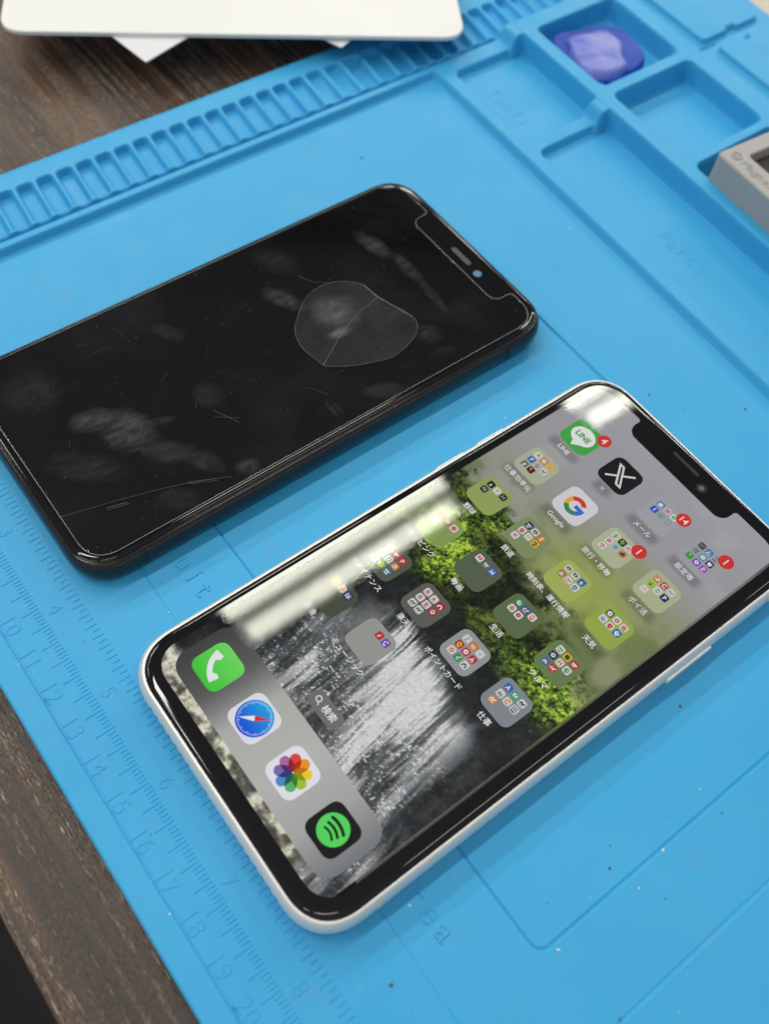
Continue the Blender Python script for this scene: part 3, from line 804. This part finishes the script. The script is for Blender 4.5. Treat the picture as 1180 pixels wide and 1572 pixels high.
# folders: plate colour, then small icons (row-major; ground colour, mark colour, mark kind)
Wt, Rd, Bl, Gn, Or, Bk, Gy, Ye, Pu, Nv = (222, 222, 220), (200, 48, 50), (46, 106, 196), (52, 150, 110), (214, 126, 50), (34, 34, 36), (150, 150, 148), (226, 184, 60), (150, 72, 184), (30, 50, 108)
FOLD = [
 (2, 0, (160, 160, 166), 'メール', [((60, 140, 200), Wt, 'p'), ((200, 200, 205), Rd, 'M'), (Wt, (76, 182, 90), 'o'), ((40, 90, 200), Wt, 'f'), ((160, 160, 166), (60, 160, 120), 'w'), ((160, 160, 166), (120, 175, 200), '*')], '14'),
 (3, 0, (158, 158, 165), '設定等', [((92, 96, 98), (60, 62, 64), 'o'), ((52, 130, 205), Wt, 'A'), ((164, 164, 168), (90, 92, 96), '='), ((164, 164, 168), (90, 92, 96), '='), ((60, 170, 190), Wt, 'o'), (Nv, Wt, 'p'), ((64, 170, 80), (52, 150, 70), 'o'), (Pu, Wt, '*'), ((160, 84, 204), Wt, 'P')], '1'),
 (0, 1, (170, 177, 150), '仕事効率化', [(Wt, Gy, '14'), (Or, Wt, 'o'), (Ye, Ye, '-'), (Bl, Wt, 'P'), ((190, 190, 190), (110, 112, 112), '*'), (Wt, (90, 100, 130), 'w'), ((120, 122, 120), Wt, 'g'), (Bk, Rd, 'S')], None),
 (2, 1, (172, 181, 148), '旅行・移動', [(Wt, Gn, 'o'), (Bk, (90, 190, 90), '*'), (Wt, Rd, 'w'), (Wt, (190, 80, 130), 'o'), ((190, 196, 190), Bl, '*'), (Or, Bk, 'o'), (Wt, Rd, '-')], '1'),
 (3, 1, (170, 178, 142), 'ポイ活', [((212, 150, 80), Wt, '*'), ((200, 80, 100), Wt, 'C'), (Wt, Gy, 'w'), ((160, 200, 60), Bk, 'a'), (Wt, (120, 150, 150), 'o'), (Nv, Wt, 'P'), (Wt, (226, 150, 110), '-')], None),
 (0, 2, (146, 162, 92), '野球', [(Bk, Wt, 's'), (Wt, (216, 60, 130), 'Y'), (Bk, Gy, 'H'), (Bk, Gy, 'B')], None),
 (1, 2, (126, 141, 98), '鉄道', [(Nv, Wt, '-'), (Wt, Bk, 'B'), (Or, Wt, 'S'), (Wt, (200, 60, 90), 'o'), (Wt, Or, 'w'), (Ye, Bk, '*'), (Wt, (206, 120, 140), 'p')], None),
 (2, 2, (160, 176, 90), '時刻表、運行情報', [((210, 214, 208), (60, 70, 66), 'B'), ((210, 214, 208), (60, 70, 66), 'B'), (Bl, Wt, 'e'), ((176, 120, 80), Wt, 'JR'), (Wt, (206, 50, 130), 'w'), (Wt, Bl, 'o')], None),
 (3, 2, (148, 170, 74), '天気', [((96, 96, 98), Wt, 'o'), (Wt, Rd, '*'), (Wt, (210, 70, 60), 'o'), (Wt, Bl, '*'), (Wt, Rd, 'o'), (Bl, Wt, 'o')], None),
 (0, 3, (134, 156, 86), 'ショッピング', [((216, 84, 60), Wt, 'T'), ((176, 84, 60), Wt, 'o'), (Wt, Rd, 'o'), (Wt, Rd, 'R')], None),
 (1, 3, (86, 98, 76), '動画', [(Wt, Rd, 'B'), ((112, 112, 114), Wt, '-'), (Bl, Wt, 'N')], None),
 (2, 3, (92, 108, 74), '生活', [(Gn, Wt, 'o'), ((52, 100, 160), Wt, 'w'), (Wt, Or, 'o'), (Wt, Rd, '*'), (Wt, Rd, 'o')], None),
 (3, 3, (104, 126, 80), 'クルマ', [(Wt, Gn, '-'), (Ye, Bk, 'o'), (Rd, Wt, '-'), (Nv, Wt, '*'), (Wt, Rd, 'H'), (Wt, Gn, 'o'), ((60, 120, 170), Wt, 'A'), (Rd, Wt, 'w')], None),
 (0, 4, (84, 92, 76), 'ファイナンス', [(Wt, Or, 'n'), (Rd, Wt, '-'), (Rd, Wt, 'P'), (Wt, Gn, 'o'), (Wt, Gn, 'D'), (Or, Wt, 'o'), (Wt, Ye, 'o'), ((120, 190, 80), Ye, 'o'), ((50, 120, 170), Wt, '-')], None),
 (1, 4, (94, 94, 88), '楽天', [(Wt, (180, 30, 60), 'R'), (Wt, (180, 30, 60), 'R'), ((176, 34, 52), Wt, 'n'), (Wt, (180, 30, 60), 'R'), (Wt, (180, 30, 60), 'R'), ((176, 34, 52), Wt, 'o'), (Wt, Bk, 'w'), (Wt, Bk, 'w')], None),
 (2, 4, (148, 151, 152), 'ポイントカード', [(Wt, Gn, '7'), (Or, Wt, 'm'), (Wt, Bl, 'v'), ((180, 40, 40), Ye, 'o'), ((190, 40, 60), Wt, 'o'), ((190, 40, 60), Wt, 'A'), (Wt, Rd, '*'), (Gn, Wt, 'c'), (Wt, Nv, 'n')], None),
 (3, 4, (128, 136, 143), '仕事', [(Bl, Wt, 'A'), ((66, 170, 130), Wt, 'B'), (Wt, Bk, 'w'), (Wt, Bk, 'm'), (Wt, Rd, 'C'), (Wt, Nv, '='), ((214, 140, 70), Wt, 'w')], None),
 (0, 5, (72, 78, 64), '外食', [(Ye, Or, 'o'), (Wt, Or, 'o'), (Nv, Wt, 'は')], None),
 (1, 5, (152, 153, 148), 'ミュージック', [((206, 46, 76), Wt, '♪'), ((120, 70, 200), Wt, 'C')], None),
]
for ci, ri, plate, name, minis, bd in FOLD:
    cx, cy = COLX[ci], ROWY[ri]
    F_ = Flat(1)
    F_.rr(cx, cy, 62, 62, 16, plate, 0)
    pos = [(a, b) for b in range(3) for a in range(3)]
    if name == '野球': pos = [(0, 0), (1, 0), (2, 0), (0, 1)]
    if name == 'ショッピング': pos = [(0, 0), (1, 0), (2, 0), (0, 1)]
    if name == '時刻表、運行情報': pos = [(0, 0), (1, 0), (2, 0), (0, 1), (1, 1), (2, 1)]
    if name == '外食': pos = [(0, 0), (1, 0), (2, 0)]
    if name == 'ミュージック': pos = [(1, 0), (2, 0)]
    for (a, b), (g, mk, kd) in zip(pos, minis):
        x = cx + (a - 1) * 15.2; y = cy + (b - 1) * 15.2 - 1.5
        dim = lambda c: tuple(q * 0.93 for q in c)
        g = dim(g)
        F_.rr(x, y, 12.6, 12.6, 3.2, g, 1, n=3)
        if kd == 'o': F_.circ(x, y, 4.0, mk, 2, n=12); F_.circ(x + 0.5, y, 1.9, tuple(0.5 * (g[i] + mk[i]) for i in range(3)), 3, n=8)
        elif kd == '-': F_.rr(x, y - 1, 9, 2.4, 1, mk, 2, n=2); F_.rr(x, y + 2.6, 6, 1.0, .4, mk, 2, n=2)
        elif kd == '=': [F_.rr(x, y + d, 9.5, 1.5, .5, mk, 2, n=2) for d in (-3.4, 0, 3.4)]
        elif kd == '*':
            for q in range(6): an = q * math.pi / 3; F_.circ(x + 2.6 * math.cos(an), y + 2.6 * math.sin(an), 1.5, mk, 2, n=6)
        elif kd == 'B': F_.rr(x, y - .6, 7.6, 5.4, 1.4, mk, 2, n=2); F_.circ(x, y - .6, 1.4, g, 3, n=8)
        elif kd == 'w': F_.line([(x - 4.2, y + 2), (x - 1.5, y - 2.5), (x + 0.6, y + 1.6), (x + 4.2, y - 3)], 2.2, mk, 2); F_.rr(x, y + 4.1, 8, 1.0, .4, mk, 2, n=2)
        elif kd == 'n': F_.arc(x, y + 1.5, 2.0, 4.2, 0, 180, mk, 2, 6); F_.rr(x - 3.1, y + 2.6, 2.2, 3, .3, mk, 2, n=2); F_.rr(x + 3.1, y + 2.6, 2.2, 3, .3, mk, 2, n=2)
        elif kd == 'p': F_.rr(x, y, 7, 6, 1.5, mk, 2, n=3)
        else: F_.text(kd, x, y, 10.5 if len(kd) == 1 else 7.5, mk, 2, 0.02)
        if rng.random() < 0.45: F_.rr(x + rng.uniform(-1, 1), y + 4.4, rng.uniform(4, 9), 1.1, .4, rng.choice([mk, (60, 60, 66), (200, 60, 60), (226, 184, 60)]), 4, n=2)
        if rng.random() < 0.4: F_.circ(x + rng.uniform(-3.4, 3.4), y + rng.uniform(-4, 1), rng.uniform(1.1, 2.0), rng.choice([Or, Ye, Bl, Gn, Rd, (120, 170, 220)]), 5, n=8)
        if rng.random() < 0.35: F_.line([(x - 4.4, y + rng.uniform(-4, 4)), (x + 4.4, y + rng.uniform(-4, 4))], 0.9, rng.choice([Wt, mk, g, Gy]), 5)
    if bd: badge(F_, cx, cy, bd)
    F_.build('folder_icon', display)
    bright = ri <= 1
    label(name, ci, ri, 12.4 if len(name) < 7 else 11.8, (226, 229, 226) if bright else (238, 240, 240))
# search pill
F_ = Flat(1); cx, cy = 207, 752
F_.rr(cx, cy, 66, 28, 13.9, (112, 112, 110)); F_.arc(cx - 19, cy - 1.5, 3.6, 5.2, 0, 360, (236, 236, 236), 1)
F_.line([(cx - 15.8, cy + 2), (cx - 12.5, cy + 5.6)], 1.6, (236, 236, 236), 1); F_.text('検索', cx + 8, cy, 14, (236, 238, 238), 1, 0.008)
F_.build('search_button', display)

# ------------------------------------------------------------------ the black phone with its smudged protector
BP = (-132.6, -57.6, -75.4, 75.2)
black = thing('smartphone', 'black phone, switched off, its screen covered in fingerprints and scratches', 'phone', 'phones lying on the mat')
v, f = loft(body_loops(BP, 12, prof), cap0=False, cap1=False)
mesh('frame', v, f, M_STEEL, black, True)
v, f = loft(body_loops(BP, 12, [(2.3, 0.15), (1.9, 0.35)]), cap0=True, cap1=True)
mesh('back_panel', v, f, M_BLACK, black)
RB = body_loops(BP, 12, [(D0 - .1, 7.2), (D0 - .05, 7.66), (D0 + 0.22, 7.74), (D0 + 0.26, 7.6), (D0 + 0.32, 7.9), (D0 + 0.45, 8.0), (D0 + 0.8, 8.14), (D0 + 1.3, 8.2), (D0 + 2.0, 8.22)])
v, f = loft(RB, False, True)
o = mesh('front_glass', v, f, M_BLACK, black, True); o.data.polygons[len(o.data.polygons) - 1].use_smooth = False
ploop = notch_loop((-129.4, -61.0, -71.6, 70.6), 7.5, -111.8, -72.6, 64.0, 3.0, 1.6)
slab('screen_protector', ploop, 8.25, 8.64, M_PROT, black, bev=0.34, bottom=False)
# tube along the protector edge, its grey lightened to paint the highlight line
V, F = [], []
def tubes(path, r, V, F, closed=True, n=6, z=8.6):
    m = len(path); base = len(V)
    for i, (x, y) in enumerate(path):
        a = path[i - 1] if (i or closed) else path[i]; b = path[(i + 1) % m] if (i < m - 1 or closed) else path[i]
        tx, ty = b[0] - a[0], b[1] - a[1]; q = math.hypot(tx, ty) or 1; nx_, ny_ = -ty / q, tx / q
        for j in range(n):
            an = 2 * math.pi * j / n; V.append((x + nx_ * r * math.cos(an), y + ny_ * r * math.cos(an), z + r * math.sin(an)))
    for i in range(m if closed else m - 1):
        for j in range(n):
            F.append((base + i * n + j, base + i * n + (j + 1) % n, base + ((i + 1) % m) * n + (j + 1) % n, base + ((i + 1) % m) * n + j))
tubes(ploop, 0.13, V, F)
M_EDGE = rough_var(pbr('protector_edge', (0.16, 0.16, 0.155), 0.12, spec=1.0), 300, 0.08, 0.2)
mesh('protector_edge', V, F, M_EDGE, black, True)
slab('earpiece', rrect(-96.6, -88.2, 67.0, 68.7, 0.8, 5), 8.20, 8.245, M_SLIT, black)
slab('front_camera', rrect(-85.4, -82.8, 66.0, 68.6, 1.3, 8, 2), 8.20, 8.25, M_LENS, black)
# loose film patch stuck on the glass, folded across the middle
film = [(-98.3, 12.5), (-103.4, 19), (-104.8, 26), (-102.6, 32), (-98.5, 35.8), (-92.4, 36.5), (-81.0, 40.3), (-76.2, 38.2), (-73.6, 33.2), (-72.4, 26.7), (-74.0, 20.5), (-76.2, 15), (-79.5, 9.8), (-81.0, 8.8), (-88.6, 7.6), (-94.5, 9.2)]
def smooth_loop(P, k=5):
    out = []
    n = len(P)
    for i in range(n):
        p0, p1, p2, p3 = P[i - 1], P[i], P[(i + 1) % n], P[(i + 2) % n]
        for j in range(k):
            t = j / k
            out.append(tuple(0.5 * (2 * p1[a] + (p2[a] - p0[a]) * t + (2 * p0[a] - 5 * p1[a] + 4 * p2[a] - p3[a]) * t * t + (3 * p1[a] - p0[a] - 3 * p2[a] + p3[a]) * t ** 3) for a in (0, 1)))
    return out
fl = smooth_loop(film)
if sum(a[0] * b[1] - b[0] * a[1] for a, b in zip(fl, fl[1:] + fl[:1])) < 0: fl.reverse()
def mat_patch():
    m = bpy.data.materials.new('film_patch'); m.use_nodes = True; t = NT(m); v = t.mapped()
    n = t.noise(v, 90, 5, 0.6, 0.4)
    tr = t.n('BsdfTransparent'); df = t.n('BsdfDiffuse'); df.inputs[0].default_value = (0.55, 0.55, 0.55, 1); mx = t.n('MixShader')
    t.l(t.ramp(n, [(0.3, 0.018), (0.7, 0.050)]), mx.inputs[0]); t.l(tr.outputs[0], mx.inputs[1]); t.l(df.outputs[0], mx.inputs[2]); t.l(mx.outputs[0], t.out.inputs[0])
    return m
M_PATCH = mat_patch()
fp = mesh('film_patch', [(x, y, 8.66) for x, y in fl], [tuple(range(len(fl)))], M_PATCH, black)
M_SCR = pbr('scratch', (0.16, 0.155, 0.15), 0.35, spec=0.6); rough_var(M_SCR, 300, 0.3, 0.5)
V, F = [], []
tubes(fl, 0.05, V, F, z=8.66); tubes([(-92.4, 36.5), (-90.5, 28), (-87.5, 20.5), (-80.5, 8.9)], 0.07, V, F, False, z=8.67)
tubes([(-98.5, 35.8), (-92.4, 36.6), (-81.0, 40.3)], 0.11, V, F, False, z=8.67)
mesh('patch_edge', V, F, M_SCR, fp, True)
# scratches
V, F = [], []
def scr(pts, r=0.05): tubes(pts, r, V, F, False, 4, 8.63)
scr([(-77, -72), (-73.6, -58.5), (-70.2, -46.8), (-67.2, -38.5), (-63.8, -31.3)], 0.045); scr([(-73, -61.3), (-71.7, -56.4)], 0.08); scr([(-72.4, -61.5), (-71.1, -56)], 0.06); scr([(-68.4, -41.3), (-65.3, -34.5)], 0.075); scr([(-67.7, -41), (-64.7, -34.6)], 0.05)
scr([(-84, -24), (-77, -20.5)], 0.05)
scr([(-82, -25), (-78, -19.5)], 0.04); scr([(-111.5, 22), (-107, 24.5), (-104, 29)], 0.05)
for i in range(34):
    x, y = rng.uniform(-125, -64), rng.uniform(-66, 60); a = rng.uniform(0, 6.28); l = rng.uniform(0.5, 3.5) * (2.2 if rng.random() < 0.15 else 1)
    scr([(x, y), (x + l * 0.5 * math.cos(a), y + l * 0.5 * math.sin(a)), (x + l * math.cos(a + .2), y + l * math.sin(a + .05))], rng.uniform(0.012, 0.03))
for i in range(90):
    x, y = rng.uniform(-127, -63), rng.uniform(-69, 62); a = rng.uniform(0, 6.28); l = rng.uniform(0.08, 0.35)
    scr([(x, y), (x + l * math.cos(a), y + l * math.sin(a))], rng.uniform(0.04, 0.10))
mesh('scratches', V, F, M_SCR, black)
# side marks along the dark frame
def bband(x_side, y0, y1):
    V = []
    L = [(side_profile(t), 4 + t) for t in np.linspace(-3.5, 3.45, 14)]
    for d, z in L: V += [(BP[1] - d + 0.05, y0, z), (BP[1] - d + 0.05, y1, z)]
    return mesh('antenna_band', V, [(2 * i, 2 * i + 1, 2 * i + 3, 2 * i + 2) for i in range(len(L) - 1)], M_HOLE, black, True)
bband(1, -60, -59); bband(1, 57, 58)

# ------------------------------------------------------------------ white board and papers at the upper left
def quad_rr(P, r, n=8):
    """rounded polygon from corner points"""
    out = []; m = len(P)
    for i in range(m):
        a, b, c = Vector(P[i - 1]), Vector(P[i]), Vector(P[(i + 1) % m])
        u = (a - b).normalized(); w = (c - b).normalized()
        p0, p1 = b + u * r, b + w * r
        for j in range(n + 1):
            t = j / n; q = p0 * (1 - t) ** 2 + b * 2 * t * (1 - t) + p1 * t * t
            out.append((q.x, q.y))
    if sum(a[0] * b[1] - b[0] * a[1] for a, b in zip(out, out[1:] + out[:1])) < 0: out.reverse()
    return out
c0, c1 = Vector((-254.5, -0.5)), Vector((-171.5, 134.5))
ux_ = (c1 - c0).normalized(); pn = Vector((-ux_.y, ux_.x))
card_pts = [tuple(c0), tuple(c1), tuple(c1 + pn * 95), tuple(c0 + pn * 95)]
bd_ = slab('white_board', quad_rr(card_pts, 9.0), 10.4, 11.8, M_CARD, bev=0.5)
tag(bd_, 'blank white rounded plastic board at the top left, overlapping the mat edge', 'board')
tip = Vector((-217.5, 33.6))
def sheet(name, tip, ang, half, L, z0, z1, label_):
    a = Vector((math.cos(ang), math.sin(ang))); p = [tip, tip + Vector((math.cos(ang + half), math.sin(ang + half))) * L, None, tip + Vector((math.cos(ang - half), math.sin(ang - half))) * L]
    p[2] = p[1] + p[3] - tip
    o = slab(name, quad_rr([tuple(q) for q in p], 0.7, 3), z0, z1, M_PAPER)
    tag(o, label_, 'paper'); return o
sheet('paper_sheet', tip, math.atan2(pn.y, pn.x) - 0.04, R(42), 62, 9.9, 10.35, 'white sheet whose pointed corner pokes out beneath the white board')
sheet('paper_sheet', Vector((-191.5, 95.0)), math.atan2(pn.y, pn.x) + 0.1, R(45), 50, 9.45, 9.85, 'small pale sheet corner barely showing under the white board beside the slots')
sb = slab('storage_box', quad_rr([tuple(c0 + ux_ * 30 + pn * 34), tuple(c1 - ux_ * 34 + pn * 34), tuple(c1 - ux_ * 34 + pn * 90), tuple(c0 + ux_ * 30 + pn * 90)], 3), -3, 9.4, M_CARD, bev=0.4)
tag(sb, 'low box hidden beneath the white board, holding it above the desk', 'box')
# beige board beyond the far corner of the mat
bb = slab('beige_board', quad_rr([(-150, 259), (-60, 253), (-60, 330), (-150, 336)], 2), -3, 1.5, M_BEIGE, bev=0.4)
tag(bb, 'pale beige board on the desk beyond the far right corner of the mat', 'board')

# ------------------------------------------------------------------ blue putty in the first pocket
clay = thing('putty_lump', 'glossy dark blue putty lump with a pale lavender reflection painted on top in the square pocket', 'putty')
def blob(name, outline, z0, z1, top_scale, mat, parent, seed, amp=0.5, shift=(0, 0)):
    L = smooth_loop(outline, 4)
    if sum(a[0] * b[1] - b[0] * a[1] for a, b in zip(L, L[1:] + L[:1])) < 0: L.reverse()
    cx = sum(p[0] for p in L) / len(L); cy = sum(p[1] for p in L) / len(L)
    loops = []
    K = 9
    for k in range(K):
        t = k / (K - 1); s = 1.0 if k < 2 else (1 - (1 - top_scale) * ((t - 0.125) / 0.875) ** 1.5)
        if k == 0: s = 0.95
        z = z0 + (z1 - z0) * math.sin(min(1, t * 1.08) * math.pi / 2)
        loops.append([(cx + shift[0] * t + (x - cx) * s + amp * mn.noise(Vector((x * .16, y * .16, z * .3 + seed))), cy + shift[1] * t + (y - cy) * s + amp * mn.noise(Vector((x * .16, y * .16, z * .3 + seed + 9))), z + (0.5 * amp * mn.noise(Vector((x * .12, y * .12, seed))) if k else 0)) for x, y in L])
    for s in (0.6, 0.3):
        loops.append([(cx + shift[0] + (x - cx) * top_scale * s, cy + shift[1] + (y - cy) * top_scale * s, z1 + amp * 0.9 * mn.noise(Vector((x * .1 * s, y * .1 * s, seed + 3)))) for x, y in L])
    v, f = loft(loops); return mesh(name, v, f, mat, parent, True)
blob('putty_body', [(-163, 170), (-157, 164), (-148, 162.5), (-140, 161.6), (-133, 162.5), (-131.3, 172), (-131.3, 183), (-135, 191), (-143, 195), (-152, 195.5), (-158, 190), (-161, 180)], 0.1, 6.6, 0.90, M_CLAY, clay, 3, 0.6)
blob('sheen_top', [(-158, 173), (-153, 167.5), (-144, 163.0), (-136.0, 162.6), (-131.8, 169), (-132.0, 179), (-137, 181.5), (-146, 188), (-154, 187.5)], 4.0, 8.8, 0.72, M_SHEEN, clay, 11, 1.1)  # added cap that carries the painted pale reflection
M_SHEEN.node_tree.nodes['Principled BSDF'].inputs['Specular IOR Level'].default_value = 0.3

# ------------------------------------------------------------------ grey tool block over the third pocket
blk = thing('magnetic_block', 'light grey plastic tool block with raised lettering at the right edge of the mat', 'tool block')
Rz = Matrix.Rotation(R(-4.5), 3, 'Z'); B0 = Vector((-76.4, 159.6, 0))
def bl(x, y, z=0): q = Rz @ Vector((x, y, 0)); return (B0.x + q.x, B0.y + q.y, z)
def brect(x0, x1, y0, y1, r, z, n=6): return [bl(x, y, z) for x, y in rrect(x0, x1, y0, y1, r, n)]
BW, BD = 74, 43
L = [brect(0, BW, 0, BD, 2.0, 8.03), brect(0, BW, 0, BD, 2.0, 17.4), brect(0.25, BW - .25, 0.25, BD - .25, 1.9, 17.85), brect(0.8, BW - .8, 0.8, BD - .8, 1.6, 18.1),
     brect(5.6, BW - 5.6, 7.9, BD - 6, 1.8, 18.1), brect(6.0, BW - 6.0, 8.3, BD - 6.4, 1.6, 17.7), brect(6.2, BW - 6.2, 8.5, BD - 6.6, 1.6, 13.0)]
v, f = loft(L); mesh('block_body', v, f, M_GREY, blk)
v, f = loft([brect(6.3, BW - 6.3, 8.6, BD - 6.7, 1.5, 13.0), brect(6.3, BW - 6.3, 8.6, BD - 6.7, 1.5, 14.5)]); mesh('dark_insert', v, f, M_DARKPAD, blk)
V, F = [], []
def blk_text(s, x, y, size):
    tvv, tff = text_geo(s, -0.012, 0.02, 0.02); n = len(V)
    for q in tvv: V.append(bl(x + q[0] * size, y + (q[1] - .35) * size, 18.06 + (q[2] + .04) * 3.5))
    F.extend(tuple(i + n for i in q) for q in tff)
_tw = text_geo('Magnetic', -0.012, 0.02, 0.02)[0]; blk_text('Magnetic', 7.4 - min(q[0] for q in _tw) * 4.6, 4.5, 4.6)
for k in range(2):
    n = len(V); r0, r1 = (1.9, 1.45)
    if k: break
    for i in range(20):
        a = 2 * math.pi * i / 20
        for rr, zz in ((r0, 18.08), (r0 - .1, 18.4), (r1 + .1, 18.4), (r1, 18.08)): V.append(bl(4.4 + rr * math.cos(a), 4.4 + rr * math.sin(a), zz))
    for i in range(20):
        j = (i + 1) % 20
        for q in range(3): F.append((n + i * 4 + q, n + j * 4 + q, n + j * 4 + q + 1, n + i * 4 + q + 1))
blk_text('x', 4.4, 4.9, 3.6)
mesh('raised_lettering', V, F, M_GREY, blk)

# ------------------------------------------------------------------ dust and debris on the mat
def zmat(x, y):
    t = min(1, max(0, (y - 72) / 44)); kk = t * t * (3 - 2 * t)
    return float(height(np.array([float(x)]), np.array([y + 0.048 * (x + 60) * kk]))[0])
V, F, FM = [], [], []
def speck(x, y, r, dark, el=1.0, ang=0):
    n = len(V); z = zmat(x, y)
    ico = [(0, 0, 1), (1, 0, 0), (0, 1, 0), (-1, 0, 0), (0, -1, 0), (0, 0, -1)]
    ca, sa = math.cos(ang), math.sin(ang)
    for a, b, c in ico:
        j = rng.uniform(0.7, 1.25); px__, py__ = a * r * el * j, b * r * j
        V.append((x + px__ * ca - py__ * sa, y + px__ * sa + py__ * ca, z + 0.05 + c * min(r, .25) * .7))
    for a, b in ((1, 2), (2, 3), (3, 4), (4, 1)): F.append((n, n + a, n + b)); F.append((n + 5, n + b, n + a)); FM.extend([dark, dark])
for x, y, r in [(-151.2, 74.7, 1.1), (-6.1, 105.2, 0.9), (-25.5, 85.1, 0.7), (-36, 104.6, .4), (52.8, -68.4, .9), (59.5, -12.5, .5), (62.9, -15.9, .6), (74.7, -10.7, .4), (69.4, 13.2, .45), (-45.8, 71.2, .4), (46, 24, .8), (85.5, -35, .6), (-16.1, 90, .35), (-73, -98.6, 0.5), (-1, -92, .35)]:
    speck(x, y, r * 0.55, 1, 1.3, rng.uniform(0, 3))
for x, y, r in [(68.3, -36.3, .45), (67.2, -3.7, .5), (69.7, -13.8, .4), (-88.9, 112, .35), (62.7, 13.4, .3), (-60, 60, .3), (-43, 45, .3), (20, 95, .3), (-52, -97, .35), (15, -97, .35), (-120, 92, .35), (-44, -62, .3), (-36, -60, .3), (43, -56, .4)]:
    speck(x, y, r * 0.6, 0, 1.8, rng.uniform(0, 3))
for i in range(170):
    x, y = rng.uniform(-165, 95), rng.uniform(-100, 112)
    if (WP[0] - 1 < x < WP[1] + 1 and WP[2] - 1 < y < WP[3] + 1) or (BP[0] - 1 < x < BP[1] + 1 and BP[2] - 1 < y < BP[3] + 1): continue
    speck(x, y, rng.uniform(0.06, 0.17), 1 if rng.random() < 0.4 else 0, rng.uniform(1, 2.2), rng.uniform(0, 3))
dust = mesh('dust_specks', V, F, None, mats=[M_DUSTW, M_DUSTD], fm=FM)
tag(dust, 'scattered dust specks and tiny crumbs lying on the blue mat', 'dust', kind='stuff')
